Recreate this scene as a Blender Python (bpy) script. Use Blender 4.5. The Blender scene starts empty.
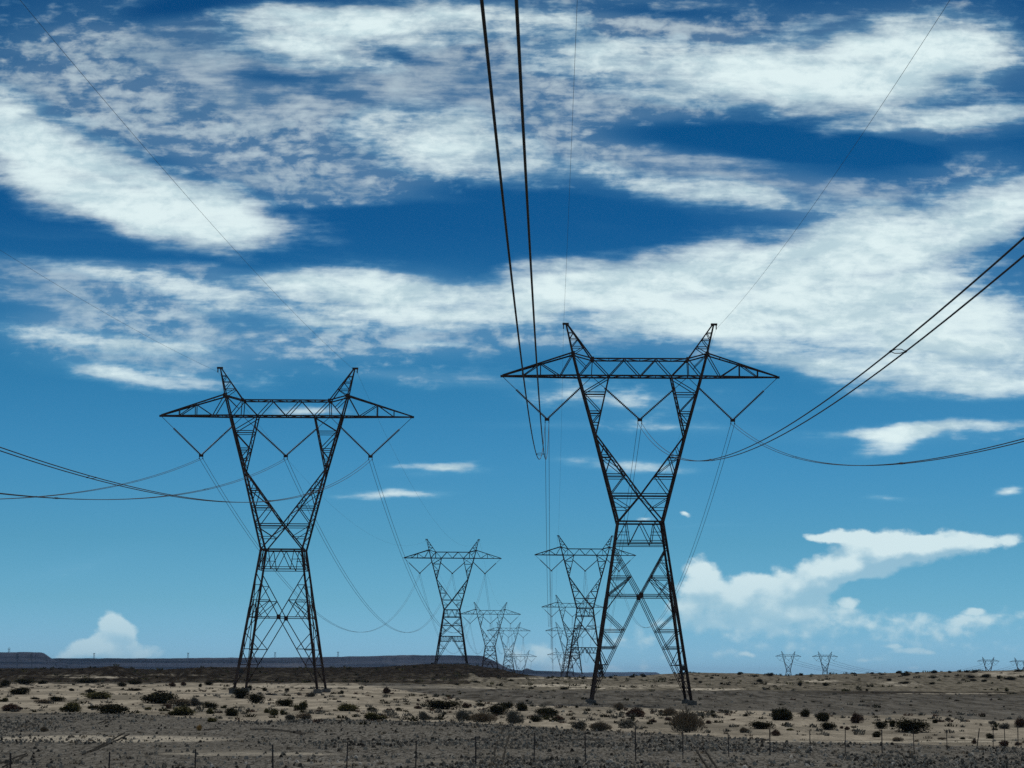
import bpy, math, random
import numpy as np
from mathutils import Vector, Matrix
R = math.radians
scene = bpy.context.scene
COL = scene.collection

# ---------------------------------------------------------------- camera
F = 2200.0                      # focal length in pixels of a 1024 px wide frame
EYE = 3.25                      # eye height above the ground at the big tower
ROLL = R(0.43)                  # the photograph is tilted a little
_vx, _vy = 42.0, -292.0         # where the direction of the power line vanishes, from the picture centre
_ux, _uy = _vx * math.cos(ROLL) - _vy * math.sin(ROLL), _vx * math.sin(ROLL) + _vy * math.cos(ROLL)
PITCH = math.atan(-_uy / F)
YAW = math.atan(_ux * math.cos(PITCH) / F)
cam_d = bpy.data.cameras.new('camera')
cam_d.sensor_width = 36.0
cam_d.lens = F / 1024 * 36.0
cam_d.clip_start = 0.5
cam_d.clip_end = 80000
cam = bpy.data.objects.new('camera', cam_d)
COL.objects.link(cam)
cam.location = (0, 0, EYE)
cam.rotation_euler = (Matrix.Rotation(YAW, 3, 'Z') @ Matrix.Rotation(math.pi / 2 + PITCH, 3, 'X') @ Matrix.Rotation(ROLL, 3, 'Z')).to_euler()
scene.camera = cam
ROT = cam.rotation_euler.to_matrix()

def er(px):                     # image row of the eye level at an image column
    return 676 + math.tan(ROLL) * (np.clip(px, -700, 1700) - 554)

def ray(px, py):
    d = ROT @ Vector(((px - 512) / F, (384 - py) / F, -1.0))
    return d

def P(px, py, Y):               # the world point seen at a pixel, at distance Y along the power line
    d = ray(px, py)
    k = Y / d.y
    return Vector((d.x * k, Y, EYE + d.z * k))

def onX(px, py, X):             # the world point seen at a pixel, in the vertical plane x = X
    d = ray(px, py)
    k = X / d.x
    return Vector((X, d.y * k, EYE + d.z * k))

# ---------------------------------------------------------------- light
SUN = Vector((0.16, 0.42, 1.0)).normalized()
sl = bpy.data.lights.new('sun', 'SUN')
sl.energy = 2.3
sl.angle = R(0.53)
sl.color = (1.0, 0.95, 0.87)
so = bpy.data.objects.new('sun', sl)
so.rotation_euler = SUN.to_track_quat('Z', 'Y').to_euler()
so.location = (0, 0, 100)
COL.objects.link(so)

scene.view_settings.view_transform = 'Standard'
scene.view_settings.look = 'None'
scene.view_settings.exposure = 0.0
scene.view_settings.gamma = 1.0
scene.cycles.use_denoising = False
scene.view_settings.use_curve_mapping = False

# ---------------------------------------------------------------- node helper
class NT:
    def __init__(self, tree):
        self.t = tree
        self.t.nodes.clear()
    def n(self, typ, ins=None, **props):
        nd = self.t.nodes.new(typ)
        for k, v in props.items():
            setattr(nd, k, v)
        for k, v in (ins or {}).items():
            s = nd.inputs[k]
            if hasattr(v, 'is_output') or isinstance(v, bpy.types.NodeSocket):
                self.t.links.new(v, s)
            else:
                s.default_value = v
        return nd
    def math(self, op, a, b=0.0, c=0.0, clamp=False):
        return self.n('ShaderNodeMath', {0: a, 1: b, 2: c}, operation=op, use_clamp=clamp).outputs[0]
    def vmath(self, op, a, b=(0, 0, 0)):
        nd = self.n('ShaderNodeVectorMath', {0: a, 1: b}, operation=op)
        return nd.outputs['Value'] if op in ('DOT_PRODUCT', 'LENGTH') else nd.outputs[0]
    def mix(self, f, a, b):
        nd = self.n('ShaderNodeMix', data_type='RGBA')
        for idx, v in ((0, f), (6, a), (7, b)):
            if isinstance(v, bpy.types.NodeSocket):
                self.t.links.new(v, nd.inputs[idx])
            else:
                nd.inputs[idx].default_value = v if idx == 0 or len(v) == 4 else (*v, 1)
        return nd.outputs[2]
    def noise(self, vec, scale, detail=4, rough=0.55, dist=0.0, color=False):
        nd = self.n('ShaderNodeTexNoise', {'Vector': vec, 'Scale': scale, 'Detail': detail,
                                           'Roughness': rough, 'Distortion': dist})
        return nd.outputs['Color' if color else 'Fac']
    def smooth(self, v, a, b, lo=0.0, hi=1.0):
        return self.n('ShaderNodeMapRange', {'Value': v, 'From Min': a, 'From Max': b, 'To Min': lo, 'To Max': hi},
                      interpolation_type='SMOOTHSTEP').outputs[0]
    def ramp(self, v, stops, interp='LINEAR'):
        nd = self.n('ShaderNodeValToRGB', {'Fac': v})
        cr = nd.color_ramp
        cr.interpolation = interp
        while len(cr.elements) < len(stops):
            cr.elements.new(0.5)
        for e, (p, c) in zip(cr.elements, stops):
            e.position = p
            e.color = c if len(c) == 4 else (*c, 1)
        return nd.outputs['Color']

# ---------------------------------------------------------------- world: sky and clouds
world = bpy.data.worlds.new('World')
scene.world = world
world.use_nodes = True
world.cycles.sampling_method = 'MANUAL'
world.cycles.sample_map_resolution = 256
w = NT(world.node_tree)
wout = w.n('ShaderNodeOutputWorld')
sky = w.n('ShaderNodeTexSky', sky_type='NISHITA', sun_disc=False, sun_elevation=math.asin(SUN.z),
          sun_rotation=math.atan2(SUN.x, SUN.y), altitude=1300, air_density=1.0, dust_density=0.6, ozone_density=2.0)
direc = w.n('ShaderNodeTexCoord').outputs['Generated']
sep = w.n('ShaderNodeSeparateXYZ', {0: direc})
dy = w.math('MAXIMUM', sep.outputs[1], 0.08)
u = w.math('DIVIDE', sep.outputs[0], dy)
v = w.math('DIVIDE', sep.outputs[2], dy)
uv = w.n('ShaderNodeCombineXYZ', {0: u, 1: v, 2: 0.0}).outputs[0]
elev = w.math('ARCSINE', sep.outputs[2])
# camera-like grading of the clear sky, by elevation only
TINT = [(0.0025, (.333, .70, 1.2)), (0.018, (.294, .63, 1.07)), (0.047, (.222, .546, .837)), (0.086, (.168, .478, .69)),
        (0.1375, (.121, .437, .643)), (0.192, (.076, .377, .556)), (0.29, (.019, .226, .417)), (0.352, (.011, .207, .381)),
        (0.45, (.013, .176, .34)), (0.8, (.2, .35, .5)), (1.0, (.3, .45, .6))]
e01 = w.math('DIVIDE', elev, R(40), clamp=True)
tint = w.ramp(e01, TINT)
clear = w.n('ShaderNodeMix', data_type='RGBA', blend_type='MULTIPLY')
clear.inputs[0].default_value = 1
w.t.links.new(sky.outputs[0], clear.inputs[6])
w.t.links.new(tint, clear.inputs[7])
SKY_STRENGTH = 0.1

def blobs(coord, lst, grow=1.55):
    acc = None
    for (cx, cy, rx, ry, ang, wt) in lst:
        d = ray(cx, cy)
        m = w.n('ShaderNodeMapping', {'Vector': coord, 'Location': (d.x / d.y, d.z / d.y, 0),
                                      'Rotation': (0, 0, R(-ang)),
                                      'Scale': (rx * grow / F, ry * grow / F, 1)}, vector_type='TEXTURE')
        g = w.n('ShaderNodeTexGradient', {0: m.outputs[0]}, gradient_type='SPHERICAL').outputs['Fac']
        acc = w.math('MULTIPLY_ADD', g, wt, acc if acc is not None else 0.0)
    return acc

def warp(coord, nscale, amp, detail=3):
    nz = w.noise(w.vmath('MULTIPLY', coord, nscale), 1.0, detail, 0.6, color=True)
    off = w.vmath('SUBTRACT', nz, (0.5, 0.5, 0.5))
    off = w.vmath('MULTIPLY', off, (amp[0], amp[1], 0))
    return w.vmath('ADD', coord, off)

CORE = [   # bright masses of the high sheet: cx, cy, rx, ry, tilt (degrees, + = falling to the right), weight
    (40, 150, 80, 34, 20, .9), (120, 195, 110, 34, 14, 1.1), (215, 218, 90, 24, 6, 1.0), (10, 115, 50, 26, 10, .6),
    (330, 34, 110, 24, -2, 1.0), (450, 14, 120, 20, 0, 0.75), (330, 60, 70, 12, 8, 0.6), (290, 14, 60, 14, 0, .5),
    (430, 140, 75, 34, 3, 1.05), (520, 165, 60, 20, 6, 0.5), (555, 45, 50, 24, 0, .5),
    (660, 185, 90, 13, 8, 0.6), (760, 198, 80, 11, 3, 0.65),
    (640, 70, 80, 26, 5, 0.6), (760, 82, 120, 30, 6, 0.95), (880, 62, 110, 38, -4, 1.1), (940, 45, 70, 26, 0, .7),
    (930, 122, 100, 9, -6, 0.8), (1010, 108, 60, 10, -8, 0.6),
    (560, 285, 60, 20, 4, 0.8), (650, 292, 120, 32, -4, 1.05), (780, 272, 130, 40, -8, 1.15), (910, 240, 110, 34, -14, 1.0),
    (1000, 205, 60, 26, -22, 0.8), (850, 322, 130, 36, 2, 1.0), (980, 330, 80, 44, 0, .85), (970, 385, 110, 14, 0, 0.9),
    (820, 362, 80, 12, 4, 0.6), (690, 333, 70, 12, 4, 0.6),
    (120, 275, 100, 9, 10, 0.5), (250, 292, 100, 15, 4, 0.6), (350, 280, 90, 14, 5, 0.85), (430, 303, 100, 18, 8, 0.95),
    (330, 320, 110, 11, 2, 0.7), (60, 337, 80, 9, 8, 0.62), (170, 345, 90, 8, 4, 0.6),
    (140, 376, 66, 11, 6, 0.8), (90, 366, 40, 5, 8, .4), (235, 380, 60, 6, 2, 0.5), (430, 344, 34, 4, 2, 0.7),
    (600, 397, 75, 10, 3, 0.8), (310, 412, 45, 6, 0, 0.8), (640, 465, 65, 7, 3, 0.7), (680, 425, 70, 7, 4, 0.5),
    (930, 428, 74, 7, -2, .95), (893, 440, 30, 10, -14, 0.9), (862, 431, 26, 4, 0, .6), (975, 424, 44, 5, 0, 0.6),
    (440, 470, 42, 4, 3, 0.8), (462, 465, 25, 3, -8, 0.5), (395, 495, 46, 4.5, 0, 0.95), (1010, 491, 18, 5, -6, 0.9), (890, 497, 30, 3, 0, 0.45),
]
VEIL = [   # thin broken cloud
    (100, 50, 170, 70, 0, .72), (240, 110, 150, 60, 8, .62), (360, 130, 150, 60, 4, .8), (330, 190, 120, 22, 3, .55), (120, 110, 120, 50, 10, .7),
    (560, 90, 150, 60, 6, .95), (470, 20, 200, 40, 0, .6), (640, 165, 150, 36, 7, .8), (780, 190, 110, 20, 3, .6), (720, 50, 220, 60, 0, .8),
    (960, 60, 120, 70, 0, .7), (930, 125, 130, 14, -6, .6), (980, 165, 70, 16, -6, .3), (850, 220, 180, 30, -12, .5),
    (200, 280, 220, 32, 6, .8), (70, 300, 120, 30, 10, .75), (450, 305, 130, 34, 6, .8), (280, 335, 200, 22, 2, .55), (60, 345, 120, 20, 5, .62), (200, 352, 140, 16, 4, .5), (330, 345, 120, 12, 2, .5), (480, 372, 90, 10, 2, .4),
    (200, 372, 150, 12, 2, .45), (560, 220, 80, 14, 4, .3), (620, 320, 160, 34, 0, .6), (780, 350, 160, 26, 0, .6), (980, 300, 130, 110, 0, .7),
    (420, 375, 80, 6, 2, .5), (430, 384, 40, 4, 0, .3), (640, 395, 130, 14, 2, .6), (680, 425, 120, 12, 4, .55), (640, 463, 100, 9, 2, .5), (540, 425, 70, 5, 0, .45),
    (435, 474, 70, 6, 0, .4), (395, 492, 60, 7, 0, .4), (900, 497, 60, 4, 0, .3), (60, 572, 120, 14, -13, 0.5), (700, 524, 60, 2, 1, 0.45), (920, 435, 110, 10, 0, .45),
    (420, 222, 110, 14, 0, -.9), (720, 140, 130, 13, 4, -1.0), (840, 150, 80, 9, 4, -.8), (560, 205, 90, 9, 6, -.5), (130, 252, 140, 7, 3, -.7),
    (260, 78, 60, 8, 4, -.6), (90, 75, 60, 10, 10, -.5), (180, 8, 50, 10, -10, -.5), (400, 58, 50, 7, 4, -.5), (560, 76, 80, 8, 6, -.6), (650, 14, 90, 8, 4, -.45),
    (130, 62, 70, 7, 14, -.45), (310, 96, 80, 7, 3, -.4),
]
CUM = [    # cumulus towards the horizon
    (645, 517, 10, 3, 0, 0.7), (684, 515, 7, 2.5, 16, 0.6),
    (850, 537, 34, 7, 2, .9), (880, 542, 44, 13, 0, 1.0), (920, 546, 54, 15, -2, 1.0), (960, 544, 50, 10, -3, 1.0), (985, 540, 34, 5, -3, 0.5), (890, 558, 52, 14, -10, 1.0), (855, 564, 36, 14, -16, .8), (822, 538, 18, 4, 6, .6),
    (842, 568, 50, 18, -16, 0.95), (800, 584, 40, 20, -14, 0.9), (775, 600, 40, 18, -10, .8), (700, 572, 17, 14, 25, 1.0), (718, 588, 22, 16, 15, 0.9), (690, 590, 20, 18, 0, .7),
    (752, 580, 13, 10, 0, 1.0), (738, 596, 22, 12, 0, .8), (694, 608, 30, 20, 0, 0.6), (770, 616, 80, 16, 0, 0.7), (851, 601, 9, 4.5, 3, 1.0),
    (820, 608, 50, 8, -5, 0.55), (770, 640, 120, 24, 0, 0.42),
    (930, 622, 80, 10, 2, 0.6), (1000, 616, 40, 8, -4, 0.65), (973, 611, 11, 4, 5, 0.8), (940, 640, 90, 16, 0, 0.40),
    (912, 652, 18, 3, 3, 0.8), (867, 660, 14, 3, 0, 0.6), (890, 645, 10, 2, 3, 0.6), (748, 656, 6, 2.5, 10, 0.8), (912, 668, 9, 3, 0, 0.6),
    (114, 622, 11, 10, 0, 1.0), (112, 636, 20, 14, 0, 1.0), (104, 648, 36, 11, 0, 1.1), (124, 630, 10, 9, 0, .7), (86, 648, 20, 8, 0, .8), (70, 655, 26, 5, 0, .7), (132, 654, 34, 8, 0, .8),
    (528, 660, 44, 13, 0, 0.8), (545, 650, 18, 6, 10, .5), (590, 668, 70, 8, 0, 0.5), (620, 640, 60, 20, 0, 0.3),
]
def cells(coord, nscale, shift):
    vn = w.n('ShaderNodeTexVoronoi', {'Vector': w.vmath('MULTIPLY', w.vmath('ADD', coord, shift), nscale), 'Scale': 1.0,
                                      'Smoothness': 1.0, 'Randomness': 1.0}, feature='SMOOTH_F1')
    return vn.outputs['Distance']
def ns(coord, sx, sy, shift, det=7, rough=.6, dist=0.0):
    c = w.vmath('ADD', coord, shift)
    c = w.n('ShaderNodeMapping', {'Vector': c, 'Rotation': (0, 0, R(5)), 'Scale': (sx, sy, 1)}, vector_type='POINT').outputs[0]
    return w.math('SUBTRACT', w.noise(c, 1.0, det, rough, dist), 0.5)
cC = warp(uv, (11, 24, 1), (0.034, 0.012), 5)
covC = blobs(cC, CORE, 1.75)
covV = w.math('MINIMUM', blobs(cC, VEIL, 1.7), 0.85)
n1 = ns(uv, 26, 70, (0, 0, 0), 9, .62)
n1b = ns(uv, 26, 190, (3, 2, 0), 8, .6, .1)
n2 = ns(cC, 130, 230, (5, 3, 0), 6, .6)
v1 = w.math('SUBTRACT', 0.45, cells(warp(uv, (90, 150, 1), (0.014, 0.008), 4), (110, 190, 1), (3, 1, 0)))
patch = w.smooth(ns(uv, 9, 16, (8, 5, 0), 3), -0.12, 0.12)          # where the sheet is mottled rather than streaked
def madd(a, b, c):
    return w.math('MULTIPLY_ADD', a, b, c)
dC = madd(n1, 1.15, madd(n1b, 0.65, madd(n2, 0.16, w.math('MULTIPLY', w.math('MINIMUM', covC, 1.15), 0.86))))
aC = w.math('MULTIPLY', w.smooth(dC, 0.10, 1.04), w.smooth(covC, 0.0, 0.35))
tex = madd(n1, 0.9, madd(n1b, 0.8, w.math('MULTIPLY', madd(n2, 1.0, w.math('MULTIPLY', v1, 0.55)), w.math('MULTIPLY_ADD', patch, 0.85, 0.15))))
dV = madd(covV, 0.85, tex)
aV = w.math('MULTIPLY', w.smooth(dV, 0.14, 1.2, 0.0, 0.60), w.smooth(covV, 0.0, 0.4))
aV = w.math('MAXIMUM', aV, w.smooth(covV, 0.05, 0.9, 0.0, 0.21))
# cumulus
cL = warp(uv, (50, 70, 1), (0.009, 0.007), 7)
covL = blobs(cL, CUM, 1.5)
n3 = ns(uv, 110, 150, (1, 4, 0), 8, .6)
v2 = w.math('SUBTRACT', 0.42, cells(warp(uv, (200, 260, 1), (0.004, 0.003), 3), (150, 190, 1), (1, 2, 0)))
dL = madd(n3, 1.1, madd(v2, 0.6, covL))
aL = w.math('MULTIPLY', w.smooth(dL, 0.20, 0.80, 0.0, 0.90), w.smooth(covL, 0.02, 0.28))
covL2 = blobs(w.vmath('ADD', cL, (-0.001, 0.0065, 0)), CUM, 1.5)
n4 = ns(cL, 42, 70, (7, 1, 0), 6, .6)
v3 = w.math('SUBTRACT', 0.42, cells(warp(uv, (90, 120, 1), (0.010, 0.007), 4), (62, 95, 1), (4, 2, 0)))
lit = madd(n4, 1.1, madd(v3, 0.9, madd(v2, 0.6, madd(n3, 0.9, w.math('MULTIPLY', w.math('SUBTRACT', covL, covL2), 0.6)))))
lit = w.smooth(lit, -0.50, 0.50)
aL = w.math('MULTIPLY', aL, madd(lit, 0.42, 0.58))
# cloud brightness: thick parts a little grey, sun-facing tops white
shade = ns(cC, 24, 64, (2, 7, 0), 8, .6)
colH = w.mix(w.smooth(madd(n2, 0.3, shade), -0.16, 0.10), (0.50, 0.66, 0.72), (0.76, 0.90, 0.91))
hz = w.smooth(elev, R(0.1), R(3.4))
colL = w.mix(lit, (0.46, 0.65, 0.74), (0.72, 0.87, 0.89))
colL = w.mix(madd(hz, 0.75, 0.25), (0.46, 0.66, 0.75), colL)
skyc = w.vmath('SCALE', clear.outputs[2])
skyc.node.inputs['Scale'].default_value = SKY_STRENGTH
colV = w.mix(w.smooth(aV, 0.05, 0.45), (0.16, 0.44, 0.66), colH)
c1 = w.mix(aV, skyc, colV)
c1 = w.mix(w.math('MULTIPLY', aC, 0.97), c1, w.mix(w.smooth(aC, 0.05, 0.5), (0.22, 0.50, 0.69), colH))
c2 = w.mix(w.math('MULTIPLY', aL, w.smooth(elev, R(-0.3), R(3.0), 0.78, 1.0)), c1, colL)
over = w.math('MULTIPLY', w.smooth(elev, R(19), R(30)), w.smooth(w.noise(direc, 3.0, 5, 0.6), 0.35, 0.65, 0.25, 0.75))
c2 = w.mix(over, c2, (0.62, 0.66, 0.66))
# below the horizon line the sky box is plain ground-coloured
c3 = w.mix(w.smooth(elev, R(-1.5), R(-0.3)), (0.08, 0.075, 0.065), c2)
bg = w.n('ShaderNodeBackground', {'Color': c3, 'Strength': 1.0})
w.t.links.new(bg.outputs[0], wout.inputs[0])
# ---------------------------------------------------------------- object helpers
rng = random.Random(7)
nrng = np.random.default_rng(11)

def link_mesh(name, verts, faces, mat=None, parent=None, smooth=False):
    me = bpy.data.meshes.new(name)
    me.from_pydata([tuple(p) for p in verts], [], faces)
    if mat:
        me.materials.append(mat)
    if smooth:
        me.polygons.foreach_set('use_smooth', [True] * len(me.polygons))
    me.update()
    o = bpy.data.objects.new(name, me)
    COL.objects.link(o)
    if parent:
        o.parent = parent
    return o

def tag(o, label=None, cat=None, group=None, kind=None):
    if label: o['label'] = label
    if cat: o['category'] = cat
    if group: o['group'] = group
    if kind: o['kind'] = kind
    return o

def empty(name, loc, rz=0.0):
    o = bpy.data.objects.new(name, None)
    o.empty_display_size = 0.5
    o.location = loc
    o.rotation_euler = (0, 0, rz)
    COL.objects.link(o)
    return o

class MB:
    """collects bars, tubes and boxes into one mesh"""
    def __init__(self):
        self.v = []; self.f = []
    def add(self, verts, faces):
        k = len(self.v)
        self.v += [tuple(p) for p in verts]
        self.f += [tuple(i + k for i in f) for f in faces]
    def angle(self, a, b, size, out=None, t=None):
        """rolled steel angle (L profile) from a to b"""
        a = Vector(a); b = Vector(b)
        d = (b - a)
        if d.length < 1e-4: return
        d.normalize()
        ref = Vector(out) if out is not None else Vector((0, -1, 0.02))
        x = ref - d * ref.dot(d)
        if x.length < 1e-3:
            x = Vector((1, 0, 0)) - d * d.x
        x.normalize(); y = d.cross(x)
        t = t or size * 0.14
        s = size
        prof = [(0, 0), (s, 0), (s, t), (t, t), (t, s), (0, s)]
        off = s * 0.4
        vs = []
        for c in (a, b):
            for (p, q) in prof:
                vs.append(c + x * -(p - off) + y * (q - off))
        fs = [(i, (i + 1) % 6, (i + 1) % 6 + 6, i + 6) for i in range(6)]
        fs += [(5, 4, 3, 2, 1, 0), (6, 7, 8, 9, 10, 11)]
        self.add(vs, fs)
    def box(self, c, s, rz=0.0):
        c = Vector(c); m = Matrix.Rotation(rz, 3, 'Z')
        vs = [c + m @ Vector((sx * s[0] / 2, sy * s[1] / 2, sz * s[2] / 2)) for sx in (-1, 1) for sy in (-1, 1) for sz in (-1, 1)]
        self.add(vs, [(0, 1, 3, 2), (4, 6, 7, 5), (0, 4, 5, 1), (2, 3, 7, 6), (0, 2, 6, 4), (1, 5, 7, 3)])
    def tube(self, pts, rad, n=6, caps=True):
        pts = [Vector(p) for p in pts]
        rads = rad if isinstance(rad, (list, tuple)) else [rad] * len(pts)
        k = len(self.v)
        prev = None
        for i, p in enumerate(pts):
            d = (pts[min(i + 1, len(pts) - 1)] - pts[max(i - 1, 0)]).normalized()
            ref = prev if prev is not None else (Vector((0, 0, 1)) if abs(d.z) < 0.9 else Vector((1, 0, 0)))
            x = (ref - d * ref.dot(d)).normalized(); prev = x
            y = d.cross(x)
            for j in range(n):
                a = 2 * math.pi * j / n
                self.v.append(tuple(p + (x * math.cos(a) + y * math.sin(a)) * rads[i]))
        for i in range(len(pts) - 1):
            for j in range(n):
                a = k + i * n + j; b = k + i * n + (j + 1) % n
                self.f.append((a, b, b + n, a + n))
        if caps:
            self.f.append(tuple(k + j for j in reversed(range(n))))
            self.f.append(tuple(k + (len(pts) - 1) * n + j for j in range(n)))
    def build(self, name, mat, parent=None, smooth=False):
        return link_mesh(name, self.v, self.f, mat, parent, smooth)

# ---------------------------------------------------------------- materials
def mat(name, col, rough=0.8, metal=0.0, var=0.25, scale=3.0, col2=None, spec=0.3, bump=0.0):
    m = bpy.data.materials.new(name)
    m.use_nodes = True
    t = NT(m.node_tree)
    out = t.n('ShaderNodeOutputMaterial')
    oc = t.n('ShaderNodeTexCoord').outputs['Object']
    nz = t.noise(oc, scale, 5, 0.6)
    c2 = col2 or tuple(c * (1 - var) for c in col)
    c1 = tuple(min(1, c * (1 + var)) for c in col) if not col2 else col
    cc = t.mix(t.smooth(nz, 0.35, 0.65), c1, c2)
    p = t.n('ShaderNodeBsdfPrincipled', {'Base Color': cc, 'Roughness': rough, 'Metallic': metal, 'Specular IOR Level': spec})
    if bump:
        b = t.n('ShaderNodeBump', {'Height': nz, 'Strength': bump, 'Distance': 0.1})
        t.t.links.new(b.outputs[0], p.inputs['Normal'])
    t.t.links.new(p.outputs[0], out.inputs[0])
    return m

M_STEEL = mat('weathering_steel', (0.048, 0.033, 0.027), 0.8, 0.0, 0.45, 1.2, spec=0.12)
M_WIRE = mat('conductor_aluminium', (0.035, 0.033, 0.033), 0.6, 0.2, 0.2, 2)
M_GLASS = mat('insulator_porcelain', (0.035, 0.03, 0.028), 0.35, 0.0, 0.2, 5, spec=0.5)
M_CONC = mat('weathered_concrete', (0.10, 0.095, 0.085), 0.9, 0.0, 0.3, 2)
M_PLATE = mat('dark_sign_plate', (0.03, 0.03, 0.03), 0.6)
M_WHITE = mat('white_marker', (0.7, 0.7, 0.68), 0.6, 0, 0.05)
M_POST = mat('rusty_post', (0.045, 0.035, 0.03), 0.8, 0.0, 0.3, 6)
M_SHADE_STRIP = mat('shade_strip', (.036, .034, .030), .95, 0, .35, 4, spec=0.0)  # dark colour for the painted cable shadows and the shade in the washes
M_ROCK = mat('stone', (0.15, 0.145, 0.135), 0.95, 0, 0.45, 1.3)

HAZE = 2.6e-5
# ---------------------------------------------------------------- terrain
def vnoise(x, y, seed=0):
    x = np.asarray(x, float); y = np.asarray(y, float)
    xi = np.floor(x).astype(np.int64); yi = np.floor(y).astype(np.int64)
    fx = x - xi; fy = y - yi
    fx = fx * fx * (3 - 2 * fx); fy = fy * fy * (3 - 2 * fy)
    def h(a, b):
        n = (a * 374761393 + b * 668265263 + seed * 1442695041) & 0x7fffffff
        n = ((n ^ (n >> 13)) * 1274126177) & 0x7fffffff
        return ((n ^ (n >> 16)) & 0xffff) / 65535.0
    return (h(xi, yi) * (1 - fx) + h(xi + 1, yi) * fx) * (1 - fy) + (h(xi, yi + 1) * (1 - fx) + h(xi + 1, yi + 1) * fx) * fy

def fbm(x, y, octv=4, seed=0, gain=0.5):
    a = 1.0; s = 0.0; t = 0.0
    for o in range(octv):
        s = s + a * (vnoise(x * 2 ** o + 17.3 * o, y * 2 ** o - 9.1 * o, seed + o) - 0.5); t += a; a *= gain
    return s / t * 2        # about -1..1

# crest of the visible ground against mesa and sky, as image rows at image columns
CREST = [(-900, 668), (0, 668.5), (60, 669), (95, 668.5), (115, 667), (140, 669), (165, 670), (200, 668), (215, 667.3), (300, 668), (380, 667.4), (410, 665.5),
         (425, 664.4), (465, 664.4), (480, 666.5), (500, 670), (520, 674), (545, 677), (600, 677), (640, 675.8), (660, 674.3), (690, 672.8),
         (750, 673.6), (780, 675.6), (810, 674.8), (900, 673), (960, 671.4), (1024, 670.3), (1900, 668)]
CX = np.array([c[0] for c in CREST], float); CY = np.array([c[1] for c in CREST], float)
# distance rows -> image row of the ground at three image columns
YS = np.array([0, 40, 76, 100, 150, 200, 255, 300, 400, 470, 560])
ROWS = {  # height relative to the eye
    -300: [-3.1, -3.4, -3.6, -3.6, -3.3, -2.9, -2.3, -1.9, -1.5, -2.0, -1.2],
    90:  [-3.1, -3.4, -3.6, -3.6, -3.25, -2.8, -2.2, -1.75, -1.45, -2.1, -1.0],
    330: [-3.1, -3.4, -3.6, -3.6, -3.3, -2.9, -2.35, -1.9, -1.6, -1.9, -1.0],
    520: [-3.1, -3.4, -3.6, -3.6, -3.45, -3.3, -3.0, -2.8, -2.6, -2.4, -2.0],
    660: [-3.1, -3.4, -3.7, -3.7, -3.6, -3.45, -3.22, -3.1, -2.95, -2.6, -1.8],
    1024: [-3.1, -3.4, -3.9, -4.0, -3.95, -3.85, -3.6, -3.4, -3.15, -2.5, -1.4],
    1600: [-3.1, -3.4, -3.9, -4.0, -3.95, -3.85, -3.6, -3.4, -3.15, -2.5, -1.4]}
RK = np.array(sorted(ROWS), float); RT = np.array([ROWS[int(k)] for k in RK])
YCR = 700.0
def col_of(X, Y):
    """image column of a ground point"""
    Yc = np.maximum(Y, 5.0)
    return 554 + X / Yc * F * 0.9935

def zbase(X, Y):
    X = np.asarray(X, float); Y = np.asarray(Y, float)
    u = np.clip(col_of(X, np.maximum(Y, 60)), -900, 1900)
    uc = np.clip(u, RK[0], RK[-1])
    cols = np.stack([np.interp(np.clip(Y, 0, 560), YS, RT[i]) for i in range(len(RK))], 0)
    i = np.clip(np.searchsorted(RK, uc) - 1, 0, len(RK) - 2)
    t = (uc - RK[i]) / (RK[i + 1] - RK[i]); t = t * t * (3 - 2 * t)
    ii = np.indices(uc.shape)
    z = cols[(i, *ii)] * (1 - t) + cols[(i + 1, *ii)] * t
    z = z + (er(u) - 676) * np.clip(Y, 0, 560) / F          # the tables are image rows, the picture is tilted
    zc = (er(u) - np.interp(u, CX, CY)) * YCR / F
    k = np.clip((Y - 500) / (YCR - 500), 0, 1); k = k * k * (3 - 2 * k)
    z = z * (1 - k) + zc * k
    # behind the crest the land falls away into a wide basin
    kb = np.clip((Y - YCR - 20) / 900, 0, 1); kb = kb * kb * (3 - 2 * kb)
    z = z * (1 - kb) + (-34.0) * kb
    return z + EYE

def relief(X, Y):
    X = np.asarray(X, float); Y = np.asarray(Y, float)
    u = col_of(X, Y)
    near = np.clip((Y - 30) / 60, 0, 1)
    far = np.clip((Y - 320) / 130, 0, 1) * np.clip((YCR - 8 - Y) / 90, 0, 1)
    z = 0.10 * near * fbm(X / 14, Y / 14, 3, 3) + 0.05 * near * fbm(X / 2.2, Y / 2.2, 2, 5)
    left = np.clip((560 - u) / 120, 0, 1)
    right = np.clip((u - 560) / 120, 0, 1)
    z += far * left * (1.35 * fbm(X / 46, Y / 60, 4, 21) + 0.35 * np.abs(fbm(X / 12, Y / 30, 3, 8)))
    z += far * right * (0.75 * fbm(X / 38, Y / 50, 4, 31) + 0.2 * fbm(X / 9, Y / 12, 2, 9))
    z += far * 0.3 * fbm(X / 20, Y / 25, 3, 41)
    z += np.clip((Y - 180) / 120, 0, 1) * np.clip((YCR + 30 - Y) / 40, 0, 1) * (0.16 * fbm(X / 5, Y / 6, 3, 51))
    for (X0, Y0, h, sx, sy) in MOUNDS:
        z += h * np.exp(-((X - X0) / sx) ** 2 - ((Y - Y0) / sy) ** 2)
    return z

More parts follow.
